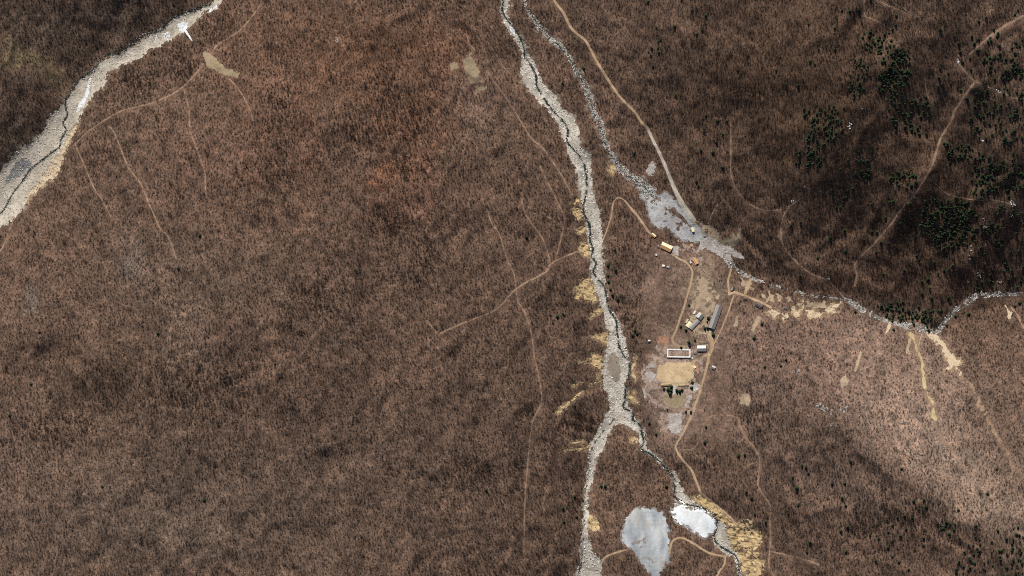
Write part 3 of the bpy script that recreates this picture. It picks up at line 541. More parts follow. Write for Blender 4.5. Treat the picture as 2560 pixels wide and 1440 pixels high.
def water_mat():
    m, n, b = new_mat('stream water'); p = pos(n)
    n.links.new(ramp(n, noise(n, p, 0.35, 4), [(0.35, (0.012, 0.02, 0.016)), (0.65, (0.045, 0.06, 0.05))]), b.inputs['Base Color'])
    b.inputs['Roughness'].default_value = 0.12; b.inputs['Specular IOR Level'].default_value = 0.5
    bump(n, b, noise(n, p, 1.5, 4), 0.4, 0.2); return m
WATER = water_mat()
def snow_mat():
    m, n, b = new_mat('old snow'); p = pos(n); f = noise(n, p, 0.25, 6, 0.65)
    n.links.new(ramp(n, f, [(0.28, (0.50, 0.55, 0.60)), (0.45, (0.80, 0.83, 0.86)), (0.7, (0.90, 0.91, 0.92))]), b.inputs['Base Color'])
    b.inputs['Roughness'].default_value = 0.6; bump(n, b, f, 0.5, 0.5); return m
SNOWM = snow_mat()
def ice_mat():
    m, n, b = new_mat('melting ice'); p = pos(n)
    mp = n.nodes.new('ShaderNodeMapping'); mp.inputs['Rotation'].default_value = (0, 0, math.radians(25)); mp.inputs['Scale'].default_value = (1.0, 0.45, 1)
    n.links.new(p, mp.inputs[0])
    f = noise(n, mp.outputs[0], 0.06, 4, 0.6); g = noise(n, p, 0.035, 3)
    c = ramp(n, f, [(0.26, (0.50, 0.56, 0.62)), (0.40, (0.74, 0.79, 0.83)), (0.52, (0.88, 0.91, 0.93))])
    d = ramp(n, g, [(0.50, (0.0, 0, 0)), (0.72, (0.5, 0.5, 0.5))])
    n.links.new(mix(n, c, (0.44, 0.43, 0.41), d), b.inputs['Base Color']); b.inputs['Roughness'].default_value = 0.45
    bump(n, b, f, 0.4, 0.5); return m
def spoil_mat():
    m, n, b = new_mat('blue grey tailings'); p = pos(n)
    mp = n.nodes.new('ShaderNodeMapping'); mp.inputs['Rotation'].default_value = (0, 0, math.radians(-22)); mp.inputs['Scale'].default_value = (1.0, 0.45, 1)
    n.links.new(p, mp.inputs[0])
    f = noise(n, mp.outputs[0], 0.07, 4, 0.55); g = noise(n, p, 0.03, 4); h = noise(n, p, 0.5, 5, 0.7)
    c = ramp(n, f, [(0.30, (0.27, 0.295, 0.32)), (0.46, (0.38, 0.41, 0.435)), (0.64, (0.58, 0.60, 0.605))])
    c = mix(n, c, (0.37, 0.335, 0.29), ramp(n, g, [(0.52, (0, 0, 0)), (0.7, (0.75, 0.75, 0.75))]))
    c = mix(n, c, (0.20, 0.19, 0.19), ramp(n, h, [(0.62, (0, 0, 0)), (0.75, (0.5, 0.5, 0.5))]))
    n.links.new(c, b.inputs['Base Color']); bump(n, b, h, 0.6, 0.5); return m

GRAVEL = earth('river gravel', (0.34, 0.305, 0.255), (0.74, 0.685, 0.60), (0.31, 0.28, 0.24), 0.35, 0.07)
GRAVEL_TAN = earth('sandy gravel', (0.42, 0.365, 0.29), (0.76, 0.69, 0.58), (0.36, 0.32, 0.265), 0.35, 0.06)
BROOKM = earth('brook stones', (0.30, 0.29, 0.275), (0.42, 0.40, 0.375), (0.15, 0.14, 0.13), 0.45, 0.09)
PADM = earth('blue grey rock waste', (0.33, 0.345, 0.37), (0.56, 0.565, 0.57), (0.36, 0.315, 0.27), 0.16, 0.045)
YELLOW = earth('yellow weathered bank', (0.50, 0.365, 0.185), (0.68, 0.515, 0.285), (0.32, 0.235, 0.14), 0.28, 0.07, bumpd=0.7)
CREAM = earth('pale sandy scar', (0.56, 0.44, 0.30), (0.66, 0.54, 0.39), (0.40, 0.31, 0.22), 0.40, 0.10)
OLIVESCAR = earth('olive sandy gully', (0.47, 0.37, 0.20), (0.57, 0.46, 0.28), (0.33, 0.26, 0.15), 0.40, 0.10)
ROADM = earth('packed tan earth', (0.43, 0.30, 0.185), (0.50, 0.365, 0.235), (0.36, 0.25, 0.16), 0.35, 0.05)
PATHM = earth('trodden reddish earth', (0.29, 0.19, 0.128), (0.37, 0.25, 0.175), (0.22, 0.142, 0.098), 0.30, 0.06)
SANDM = earth('sandy yard', (0.50, 0.365, 0.215), (0.66, 0.505, 0.315), (0.44, 0.32, 0.19), 0.14, 0.045)
OLIVEM = earth('dry grass field', (0.30, 0.235, 0.15), (0.38, 0.305, 0.20), (0.24, 0.18, 0.12), 0.30, 0.05)
FIELDM = earth('pale cleared soil', (0.38, 0.29, 0.195), (0.47, 0.37, 0.26), (0.29, 0.215, 0.15), 0.35, 0.06)
RUBM = earth('white grey rubble', (0.36, 0.31, 0.275), (0.60, 0.57, 0.545), (0.24, 0.19, 0.16), 0.32, 0.16)
REDM = earth('orange red soil', (0.40, 0.20, 0.12), (0.50, 0.28, 0.18), (0.30, 0.18, 0.13), 0.45, 0.12)
SLATE = earth('wet slate gravel', (0.20, 0.205, 0.21), (0.31, 0.315, 0.315), (0.14, 0.14, 0.14), 0.40, 0.10)
CONCRETE = paint('old concrete', (0.52, 0.49, 0.44), 0.08)

SNOWLBL = {'a': 'largest white snow patch with a tail in the upper left riverbed', 'b': 'small white snow patch left of the largest one', 'c': 'long white snow streak along the bend of the upper left riverbed', 'd': 'white snow patch in the narrow top of the central riverbed', 'e': 'thin snow remnant at the top edge of the upper left riverbed'}
for k, m in SNOW.items(): sheet('snow_patch', m, SNOWM, SNOWLBL[k], 'snow', 0.35, 0.5)
sheet('ice_field', M['ice'], ice_mat(), 'bright white melting ice sheet beside the yellow quarry', 'ice', 0.3, 0.5)
sheet('stream', M['water_w'] , WATER, 'thin dark stream threading the upper left riverbed', 'stream', 0.06)
sheet('stream', M['water_c'], WATER, 'thin dark stream winding down the central riverbed', 'stream', 0.06)
sheet('stream', M['water_s'], WATER, 'broken dark trickle down the lower western river arm', 'stream', 0.06)
sheet('stream', M['water_b'], WATER, 'dark broken brook beside the long tan road', 'stream', 0.06)
for nm, lbl, pts, wd, kind in ROADS:
    sheet(nm, line_mask(pts, wd, 0.8), {'road': ROADM, 'gravel': GRAVEL_TAN}[kind], lbl, 'road', 0.12, 0.05)
sheet('walkway', M['walk'], CONCRETE, 'short pale concrete walks beside the pines and below the barracks', 'path', 0.2)
sheet('earth_yard', M['sand_yard'], SANDM, 'large sandy tan square in the middle of the compound', 'yard', 0.12, 0.05)
sheet('earth_yard', M['lower_yard'], OLIVEM, 'smaller olive brown yard below the row of pines', 'yard', 0.12, 0.05)
for _p, _l in (([(1575,1362,3),(1592,1356,7),(1606,1352,9),(1614,1346,5)], 'brown churned patch in the middle of the tailings heap'), ([(1592,1378,3),(1604,1366,6),(1612,1356,4)], 'second brown churned streak below the middle of the tailings heap'), ([(1608,1385,4),(1626,1398,6),(1634,1412,4)], 'brown streak at the lower end of the tailings heap')):
    sheet('churned_soil', line_mask(_p, amp=5, frag=0.12) & M['spoil'], earth('churned brown spoil', (0.27, 0.225, 0.20), (0.36, 0.32, 0.295), (0.22, 0.18, 0.155), .3, .1), _l, 'soil', 0.2, 0.4)
sheet('tailings_heap', M['spoil'], spoil_mat(), 'big blue grey tailings heap at the bottom of the valley', 'spoil heap', 0.2, 0.4)
YL = {'amphitheatre': 'largest yellow amphitheatre of eroded bank west of the river', 'tongue': 'yellow tongue of bank below the amphitheatre', 'fingers': 'fingered yellow bank above the river island', 'fork': 'forked yellow gullied bank beside the river island', 'streak': 'long diagonal yellow landslip streak west of the river', 'spur': 'small yellow scar above the diagonal streak', 'hook': 'hook shaped yellow bank low on the western arm', 'upper_a': 'ribbed yellow bank high on the west side of the river', 'upper_b': 'small triangular yellow bank west of the river', 'upper_c': 'yellow bank where the pale track meets the river', 'upper_d': 'broken pale bank at the end of the slanting path', 'east_a': 'yellow bank strip east of the river island', 'east_b': 'yellow L shaped bank beside the lower yard', 'brook_a': 'small yellow scar beside the upper brook', 'low_a': 'yellow bank on the lower western arm', 'low_b': 'small ochre patch on the inner bank of the eastern arm', 'river_edge': 'cream sandy bank lining the upper left riverbed'}
for k, m in BANKS.items(): sheet('eroded_bank', m, CREAM if k == 'river_edge' else YELLOW, YL[k], 'bank', 0.12, 0.7)
SL = ['first', 'second', 'third', 'fourth', 'fifth']
for q, m in zip(SL, SCALLOPS): sheet('eroded_bank', m, CREAM, q + ' cream scallop from the left along the creek terrace', 'bank', 0.12, 0.5)
sheet('quarry', M['quarry'], YELLOW, 'yellow stepped quarry face east of the ice sheet', 'quarry', 0.12, 0.9)
sheet('slate_bed', M['slate'], SLATE, 'grey slate patch in the lower part of the left riverbed', 'gravel', 0.12, 0.3)
sheet('river_island', M['island'], earth('island silt', (0.26, 0.21, 0.17), (0.32, 0.27, 0.22), (0.20, 0.17, 0.13), 0.3, 0.1), 'brownish silt island splitting the central riverbed', 'island', 0.16, 0.4)
sheet('river_bed', M['river_w'], GRAVEL_TAN, 'broad pale sandy riverbed crossing the upper left corner', 'riverbed', 0.12, 0.6)
sheet('river_bed', M['river_c'], GRAVEL, 'long pale boulder riverbed down the middle, forking near the bottom', 'riverbed', 0.12, 0.6)
sheet('work_pad', M['pad'], PADM, 'blue grey levelled rock waste pad at the tunnel works', 'pad', 0.12, 0.5)
sheet('brook_bed', M['brook'], BROOKM, 'stony grey brook bed beside the long tan road', 'riverbed', 0.12, 0.6)
RL = {'a': 'white rubble patch left of the sandy square', 'b': 'small pale rubble patch above it at the left of the square', 'c': 'narrow white rubble strip between the river and the lower yard', 'd': 'pale rubble patch right of the row of pines', 'e': 'large square rubble patch south of the lower yard', 'f': 'broken rubble strip right of the lower yard', 'g': 'wide grey debris fan between the pad and the creek', 'h': 'pale forecourt at the end of the cream roofed house'}
for k, m in RUB.items(): sheet('rubble_ground', m, RUBM, RL[k], 'rubble', 0.12, 0.7)
sheet('gully', M['gully_r'], OLIVESCAR, 'long thin yellow gully running down to a round pad, lower right', 'gully', 0.12, 0.4)
sheet('scree_slope', M['scree'], CREAM, 'pale forked scree scar right of the thin yellow gully', 'scree', 0.12, 0.4)
sheet('creek_bed', M['creek'], BROOKM, 'broken stony creek bed crossing the right half', 'riverbed', 0.12, 0.6)
sheet('bare_soil', M['red_a'], REDM, 'orange bare soil left of the walled yard', 'soil', 0.12, 0.3)
sheet('bare_soil', M['red_b'], REDM, 'red soil heap at the right edge of the sandy square', 'soil', 0.3, 0.9)
sheet('bare_soil', M['red_c'], RUBM, 'white and orange excavated patch left of the gravel road', 'soil', 0.2, 0.9)
sheet('field', M['olive_a'], OLIVEM, 'olive fallow field near the top of the central hill', 'field', 0.12, 0.2)
sheet('field', M['olive_b'], OLIVEM, 'olive strip clearing above the upper left riverbed', 'field', 0.12, 0.2)
sheet('field', M['olive_c'], earth('olive debris slope', (0.24, 0.20, 0.14), (0.31, 0.26, 0.18), (0.17, 0.13, 0.10), 0.4, 0.1), 'olive bare slope above the debris fan', 'slope', 0.12, 0.3)
FL = {'a': 'thin pale plot right of the straight track', 'b': 'tan plot strip below the dark roofed shed', 'c': 'small olive plot right of the compound road', 'd': 'tan cleared patch by the terrace lane', 'e': 'pale bare patch on the hillside below the scalloped bank', 'f': 'thin pale scar below the creek on the right', 'g': 'short pale chute under the creek', 'h': 'small cream scar near the right edge', 'i': 'pale chutes at the head of the yellow gully'}
for k, m in FIELDS.items(): sheet('cleared_plot', m, CREAM if k in 'gh' else FIELDM, FL[k], 'plot', 0.12, 0.2)
WORN = earth('pinkish worn ground', (0.34, 0.245, 0.195), (0.46, 0.36, 0.30), (0.25, 0.175, 0.14), 0.4, 0.12)
sheet('worn_ground', M['worn'], WORN, 'patchy pinkish worn ground around the sandy square', 'ground', 0.1, 0.3)
sheet('worn_ground', M['worn_b'], FIELDM, 'patchy pale garden ground around the huts and barracks', 'ground', 0.1, 0.3)
sheet('worn_ground', M['worn_c'], WORN, 'patchy pale ground beside the orange roofed hut', 'ground', 0.1, 0.3)
sheet('worn_ground', M['worn_d'], FIELDM, 'tan trampled ground at the lower end of the work pad', 'ground', 0.1, 0.3)
sheet('eroded_bank', M['cut'], FIELDM, 'ragged pale cut bank along the south side of the right hand creek', 'bank', 0.1, 0.4)
sheet('river_margin', M['margin'], earth('silty margin', (0.24, 0.185, 0.14), (0.31, 0.245, 0.19), (0.18, 0.135, 0.10), 0.4, 0.1), 'patchy brown silt margin fringing the riverbeds', 'riverbank', 0.1, 0.3)
sheet('ochre_soil', grow(all_bank | M['scree'] | M['gully_r'], 5) & (_n7 > 0.02) & (_w1 > -0.3), earth('ochre soil', (0.27, 0.19, 0.115), (0.36, 0.26, 0.165), (0.20, 0.14, 0.09), .4, .1), 'thin ochre soil washed out around the eroded banks and scars', 'soil', 0.1, 0.3)
sheet('grey_silt', grow(M['ice'] | M['spoil'] | M['pad'], 4) & (_n7 > 0.0), earth('grey silt', (0.25, 0.225, 0.205), (0.34, 0.315, 0.29), (0.19, 0.16, 0.14), .4, .1), 'thin grey silt spread around the ice, tailings and work pad', 'soil', 0.1, 0.3)
TRACKS = np.zeros((fny, fnx), bool)
for _, _, pts, wd, _ in ROADS: TRACKS |= line_mask(pts, wd, 0.5)
for lbl, pts, wd in PATHS:
    TRACKS |= line_mask(pts, wd, 0.8)
    sheet('footpath', line_mask(pts, wd * (1.15 if pts[0][0] > 1780 else 1.0), 1.5 if wd < 8 else 6, frag=0.42 if wd < 4 else 0.5 if wd < 8 else -0.02, seed=len(lbl)), PATHM, lbl, 'path', 0.10, 0.05)

# ------------------------------------------------------------------ trees, boulders: prototypes
class MB:
    """collects verts/faces/material slots"""
    def __init__(s): s.v = []; s.f = []; s.m = []
    def face(s, pts, m=0):
        n = len(s.v); s.v += [tuple(p) for p in pts]; s.f.append(tuple(range(n, n + len(pts)))); s.m.append(m)
    def tube(s, a, b, ra, rb, k=5, m=0, cap=False):
        a = Vector(a); b = Vector(b); d = (b - a).normalized()
        u = d.orthogonal().normalized(); v = d.cross(u); n = len(s.v)
        for c, r in ((a, ra), (b, rb)):
            for i in range(k):
                t = 2 * math.pi * i / k; s.v.append(tuple(c + (u * math.cos(t) + v * math.sin(t)) * r))
        for i in range(k):
            j = (i + 1) % k; s.f.append((n + i, n + j, n + k + j, n + k + i)); s.m.append(m)
        if cap: s.f.append(tuple(n + k + i for i in range(k))); s.m.append(m)
    def box(s, x0, x1, y0, y1, z0, z1, m=0):
        n = len(s.v)
        s.v += [(x0,y0,z0),(x1,y0,z0),(x1,y1,z0),(x0,y1,z0),(x0,y0,z1),(x1,y0,z1),(x1,y1,z1),(x0,y1,z1)]
        for q in ((0,3,2,1),(4,5,6,7),(0,1,5,4),(1,2,6,5),(2,3,7,6),(3,0,4,7)): s.f.append(tuple(n + i for i in q)); s.m.append(m)
    def mesh(s, name, mats):
        me = bpy.data.meshes.new(name); me.from_pydata(s.v, [], s.f)
        for m in mats: me.materials.append(m)
        if len(mats) > 1: me.polygons.foreach_set('material_index', s.m)
        me.update(); return me
    def build(s, name, mat, parent=None):
        o = bpy.data.objects.new(name, s.mesh(name, [mat] if not isinstance(mat, list) else mat)); C.objects.link(o)
        if parent: o.parent = parent
        return o

def twig_mat():
    m, n, b = new_mat('bare twigs')
    a = n.nodes.new('ShaderNodeAttribute'); a.attribute_type = 'INSTANCER'; a.attribute_name = 'tcol'
    n.links.new(a.outputs['Color'], b.inputs['Base Color']); b.inputs['Roughness'].default_value = 0.9; b.inputs['Specular IOR Level'].default_value = 0.1
    return m
TWIG = twig_mat()
def needle_mat():
    m, n, b = new_mat('pine needles'); oi = n.nodes.new('ShaderNodeObjectInfo')
    p = n.nodes.new('ShaderNodeTexCoord').outputs['Object']; f = noise(n, p, 1.2, 3)
    c = ramp(n, f, [(0.3, (0.018, 0.036, 0.018)), (0.55, (0.032, 0.060, 0.028)), (0.75, (0.055, 0.085, 0.040))])
    k = ramp(n, oi.outputs['Random'], [(0.0, (0.75, 0.82, 0.8)), (1.0, (1.25, 1.15, 1.05))])
    n.links.new(mix(n, c, k, 1.0, 'MULTIPLY'), b.inputs['Base Color']); b.inputs['Roughness'].default_value = 0.6; return m
NEEDLE = needle_mat(); BARK = paint('pine bark', (0.11, 0.075, 0.055), 0.2)

def bare_tree(seed, H=5.0, R=2.1):
    """leafless tree: short trunk, spreading limbs, a dome of fine twigs"""
    r = random.Random(seed); b = MB(); top = Vector((r.uniform(-.2, .2), r.uniform(-.2, .2), H * .45))
    b.tube((0, 0, -.8), top, .13, .08, 4)
    ends = []
    for i in range(8):
        t = r.uniform(.5, 1.0); s = Vector((0, 0, 0)).lerp(top, t); a = 2 * math.pi * (i + r.random() * .7) / 8
        rr = R * r.uniform(.4, .8); e = Vector((math.cos(a) * rr, math.sin(a) * rr, H * r.uniform(.60, .84)))
        if i == 7: e = Vector((r.uniform(-.3, .3), r.uniform(-.3, .3), H * .9))
        b.tube(s, e, .055, .03, 3); ends.append((s, e))
    for k in range(120):
        s, e = ends[r.randrange(8)]; p = s.lerp(e, r.uniform(.3, 1.05))
        a = r.uniform(0, 2 * math.pi); el = r.uniform(-.2, .75); L = r.uniform(.5, 1.25)
        d = Vector((math.cos(a) * math.cos(el), math.sin(a) * math.cos(el), math.sin(el))) * L
        side = d.cross(Vector((r.uniform(-1, 1), r.uniform(-1, 1), r.uniform(-.2, .2)))).normalized() * r.uniform(.04, .10)
        q = p + d; b.face([p - side, p + side, q + side * .35, q - side * .35])
    return b
def pine_parts(seed, H=8.5, R=2.3):
    r = random.Random(seed); t = MB(); t.tube((0, 0, -1.0), (0, 0, H * .93), .19, .04, 6)
    c = MB(); n = 9
    for w_ in range(n):
        z = H * (.22 + .72 * w_ / n); rad = R * (1 - (w_ / n) ** 1.25) * r.uniform(.82, 1.1) + .25; k = 11 if w_ < 6 else 7
        for i in range(k):
            a = 2 * math.pi * (i + r.random() * .8) / k; L = rad * r.uniform(.7, 1.12); drop = L * r.uniform(.05, .35)
            d = Vector((math.cos(a), math.sin(a), 0)); s = Vector((-d.y, d.x, 0)) * L * r.uniform(.20, .32)
            p0 = Vector((0, 0, z + .25)); tip = d * L + Vector((0, 0, z - drop)); mid = d * L * .62 + Vector((0, 0, z + r.uniform(-.1, .25)))
            c.face([p0, mid - s, tip, mid + s]); c.face([mid - s * .9 - Vector((0, 0, .35)), tip - Vector((0, 0, .2)), mid + s * .9 - Vector((0, 0, .35)), mid + Vector((0, 0, .2))])
    c.tube((0, 0, H * .85), (0, 0, H * 1.02), .28, .02, 5)
    return t, c
def rock_proto(seed):
    r = random.Random(seed); bm = bmesh.new(); bmesh.ops.create_icosphere(bm, subdivisions=1, radius=1.0)
    for v in bm.verts: v.co *= r.uniform(.68, 1.15); v.co.z *= .72
    me = bpy.data.meshes.new('boulder'); bm.to_mesh(me); bm.free(); return me

proto_trees = bpy.data.collections.new('bare_tree_kinds'); proto_pines = bpy.data.collections.new('pine_kinds'); proto_rocks = bpy.data.collections.new('boulder_kinds')
for k in range(6):
    proto_trees.objects.link(bpy.data.objects.new('bare_tree', bare_tree(40 + k, 4.4 + .5 * (k % 4), 1.8 + .16 * k).mesh('bare_tree', [TWIG])))
PINE = [pine_parts(70 + k, 7.6 + .7 * k, 2.5 + .25 * ((k * 2) % 3)) for k in range(3)]
PINE_MESH = [(t.mesh('pine_trunk', [BARK]), c.mesh('pine_crown', [NEEDLE])) for t, c in PINE]
for t, c in PINE:
    b = MB(); b.v = t.v + c.v; b.f = t.f + [tuple(i + len(t.v) for i in q) for q in c.f]; b.m = [0] * len(t.f) + [1] * len(c.f)
    proto_pines.objects.link(bpy.data.objects.new('pine', b.mesh('pine', [BARK, NEEDLE])))
def boulder_mat():
    m, n, b = new_mat('boulder stone')
    a = n.nodes.new('ShaderNodeAttribute'); a.attribute_type = 'INSTANCER'; a.attribute_name = 'tcol'
    f = noise(n, pos(n), 1.2, 4); k = ramp(n, f, [(0.3, (.75, .75, .75)), (.7, (1.15, 1.15, 1.15))])
    n.links.new(mix(n, a.outputs['Color'], k, 1.0, 'MULTIPLY'), b.inputs['Base Color']); return m
BOULDER = boulder_mat()
for k in range(4):
    me = rock_proto(k); me.materials.append(BOULDER); proto_rocks.objects.link(bpy.data.objects.new('boulder', me))

def scatter(name, coll, P, sc_, rz, tcol, label, cat, nvar):
    """one object of many instances standing on given points"""
    me = bpy.data.meshes.new(name); me.vertices.add(len(P)); me.vertices.foreach_set('co', P.astype(np.float32).ravel())
    for nm, ty, arr, key in (('sc', 'FLOAT', sc_, 'value'), ('rz', 'FLOAT', rz, 'value'), ('var', 'INT', rng.integers(0, nvar, len(P)), 'value')):
        a = me.attributes.new(nm, ty, 'POINT'); a.data.foreach_set(key, np.ascontiguousarray(arr, np.int32 if ty == 'INT' else np.float32))
    a = me.attributes.new('tcol', 'FLOAT_COLOR', 'POINT'); a.data.foreach_set('color', np.concatenate([tcol, np.ones((len(P), 1))], 1).astype(np.float32).ravel())
    o = bpy.data.objects.new(name, me); C.objects.link(o); tag(o, label, cat, kind='stuff')
    g = bpy.data.node_groups.new(name, 'GeometryNodeTree')
    g.interface.new_socket('Geometry', in_out='INPUT', socket_type='NodeSocketGeometry'); g.interface.new_socket('Geometry', in_out='OUTPUT', socket_type='NodeSocketGeometry')
    N = g.nodes; L = g.links
    gi = N.new('NodeGroupInput'); go = N.new('NodeGroupOutput'); ip = N.new('GeometryNodeInstanceOnPoints')
    ci = N.new('GeometryNodeCollectionInfo'); ci.inputs['Collection'].default_value = coll; ci.inputs['Separate Children'].default_value = True; ci.inputs['Reset Children'].default_value = True
    def att(nm, ty):
        q = N.new('GeometryNodeInputNamedAttribute'); q.data_type = ty; q.inputs['Name'].default_value = nm; return q.outputs['Attribute']
    cx = N.new('ShaderNodeCombineXYZ'); L.new(att('rz', 'FLOAT'), cx.inputs[2])
    er = N.new('FunctionNodeEulerToRotation'); L.new(cx.outputs[0], er.inputs[0])
    L.new(gi.outputs[0], ip.inputs['Points']); L.new(ci.outputs[0], ip.inputs['Instance']); ip.inputs['Pick Instance'].default_value = True
    L.new(att('var', 'INT'), ip.inputs['Instance Index']); L.new(er.outputs[0], ip.inputs['Rotation']); L.new(att('sc', 'FLOAT'), ip.inputs['Scale'])
    L.new(ip.outputs[0], go.inputs[0])
    md = o.modifiers.new('scatter', 'NODES'); md.node_group = g
    return o

# ------------------------------------------------------------------ the bare woodland
near_bare = blur(claimed, 4); cleared = claimed | grow(TRACKS, 2)
SP = 6.3
tx, ty = np.meshgrid(np.arange(PX0 + 8, PX1 - 8, SP), np.arange(PY0 + 8, PY1 - 8, SP * .9))
tx[1::2] += SP / 2
tx = (tx + rng.uniform(-.48, .48, tx.shape) * SP).ravel(); ty = (ty + rng.uniform(-.48, .48, ty.shape) * SP).ravel()
ci_ = np.clip(((tx - PX0) / FS).astype(int), 0, fnx - 1); cj_ = np.clip(((ty - PY0) / FS).astype(int), 0, fny - 1)
nb = near_bare[np.clip(cj_ // 2, 0, near_bare.shape[0] - 1), np.clip(ci_ // 2, 0, near_bare.shape[1] - 1)]
keep_p = 0.90 + 0.25 * fbm(tx / 40, ty / 40, 3, 61)
village = sm(1590, 1630, tx) * (1 - sm(1800, 1850, tx)) * sm(600, 640, ty) * (1 - sm(1090, 1140, ty))
keep_p -= 0.62 * village + 0.12 * ell(tx, ty, 2250, 950, 300, 140, 20) + 0.25 * ell(tx, ty, 2400, 1180, 260, 90, 38) + 0.18 * ell(tx, ty, 2050, 900, 300, 110, 10)
keep = (~cleared[cj_, ci_]) & (nb < 0.42) & (rng.random(len(tx)) < keep_p)
tx, ty, nb, village = tx[keep], ty[keep], nb[keep], village[keep]
DENSE = [(960,210,60,50),(1000,300,110,80),(700,270,50,130),(690,430,60,80),(900,330,60,60),(330,200,90,60),(450,160,70,60),(540,60,60,50),(1020,420,60,60),(1060,620,40,50),(980,560,60,60),(480,960,180,80),(800,760,120,60),(1030,700,50,30),(120,1080,120,70),(1180,1180,80,60),(1300,1150,50,40),(1450,1060,60,40),(1580,790,25,30),(1880,620,50,40),(1890,1040,60,50),(2250,1300,200,80),(1440,1250,30,40)]
big = np.zeros(len(tx))
for cx, cy, rx, ry in DENSE: big = np.maximum(big, ell(tx, ty, cx, cy, rx, ry))
clump = np.clip(fbm(tx / 14, ty / 14, 2, 64) * 1.3, -1, 1)
tsc = (0.52 + 0.55 * rng.random(len(tx)) ** 1.7 + 0.30 * big + 0.26 * clump) * (1 - 0.30 * village) * (1 - 0.45 * np.clip(nb * 2.4, 0, 1))
giant = rng.random(len(tx)) < (0.022 + 0.07 * big) * (1 - village)
tsc *= np.where(giant, rng.uniform(1.4, 2.0, len(tx)), 1.0)
BR = np.array([(0.075, 0.053, 0.041), (0.105, 0.078, 0.063), (0.135, 0.092, 0.068), (0.150, 0.118, 0.098)])
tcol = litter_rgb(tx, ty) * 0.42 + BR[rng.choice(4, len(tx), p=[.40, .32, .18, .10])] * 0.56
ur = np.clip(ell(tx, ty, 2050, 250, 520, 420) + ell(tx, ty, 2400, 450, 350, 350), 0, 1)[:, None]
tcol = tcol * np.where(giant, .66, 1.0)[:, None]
tcol = tcol * (1 - ur * np.array([0.16, 0.22, 0.27]))  # upper right twigs darkened too, painting in the shade of the slope
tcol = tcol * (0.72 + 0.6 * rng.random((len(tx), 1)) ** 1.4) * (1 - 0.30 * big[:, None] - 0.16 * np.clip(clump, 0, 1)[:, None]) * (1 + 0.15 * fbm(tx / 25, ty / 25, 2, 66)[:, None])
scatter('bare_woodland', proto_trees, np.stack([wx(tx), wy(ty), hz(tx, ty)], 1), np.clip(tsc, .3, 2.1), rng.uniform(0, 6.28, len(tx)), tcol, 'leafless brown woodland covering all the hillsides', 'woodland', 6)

# ------------------------------------------------------------------ boulders of the riverbeds
def strew(mask, count, lo, hi, cols, label, power=3.0):
    js, is_ = np.nonzero(mask); k = rng.integers(0, len(js), count)
    x = PX0 + (is_[k] + rng.random(count)) * FS; y = PY0 + (js[k] + rng.random(count)) * FS
    s = lo + (hi - lo) * rng.random(count) ** power; c = np.array(cols)[rng.integers(0, len(cols), count)] * rng.uniform(.8, 1.15, (count, 1))
    scatter('boulders', proto_rocks, np.stack([wx(x), wy(y), hz(x, y) + .2 + s * .25], 1), s, rng.uniform(0, 6.28, count), c, label, 'boulders', 4)
PALE = [(0.58, 0.535, 0.475), (0.69, 0.65, 0.59), (0.46, 0.42, 0.37), (0.77, 0.745, 0.70)]
DARKS = [(0.05, 0.052, 0.046), (0.08, 0.08, 0.072), (0.40, 0.38, 0.35), (0.12, 0.118, 0.108)]
WET = grow(M['water_c'] | M['water_s'] | M['water_w'], 1)
strew(M['river_c'] & ~M['island'] & ~M['quarry'] & ~WET, 5200, .3, 1.7, PALE, 'pale boulders strewn down the central riverbed', 3.6)
strew(grow(M['water_c'] | M['water_s'], 2) & ~(M['water_c'] & (_n5 < .3)), 3200, .3, 1.1, DARKS, 'dark and grey boulders lining the central stream', 1.6)
strew(M['river_w'] & ~WET, 4500, .25, 1.4, [(0.52, 0.48, 0.42), (0.62, 0.58, 0.52), (0.42, 0.38, 0.33)], 'pale cobbles strewn over the upper left riverbed')
strew(grow(M['water_w'], 2), 2200, .3, 1.1, DARKS, 'dark boulders lining the upper left stream', 2.0)
strew((M['river_c'] | M['river_w']) & (_n9 > 0.12), 1700, .3, .95, DARKS, 'dark scattered boulders across the riverbeds', 1.8)
strew(M['brook'] | grow(M['water_b'], 2), 3600, .3, 1.2, DARKS + PALE[:2], 'grey boulders in the brook beside the tan road', 2.0)
strew(M['creek'], 1700, .3, 1.3, DARKS + PALE, 'grey boulders in the right hand creek', 2.0)
strew(RUB['a'] | RUB['b'] | RUB['c'] | RUB['d'] | RUB['e'] | RUB['f'] | RUB['g'], 1500, .2, .7, PALE, 'white rubble stones around the compound', 2.0)
strew(M['pad'], 900, .25, .9, [(0.42, 0.43, 0.45), (0.5, 0.5, 0.5), (0.28, 0.27, 0.27)], 'blue grey rock waste lying on the pad')
strew(M['quarry'] | all_bank, 2200, .25, 1.0, [(0.55, 0.42, 0.24), (0.42, 0.32, 0.2), (0.3, 0.23, 0.15)], 'yellow earth clods below the eroded banks')

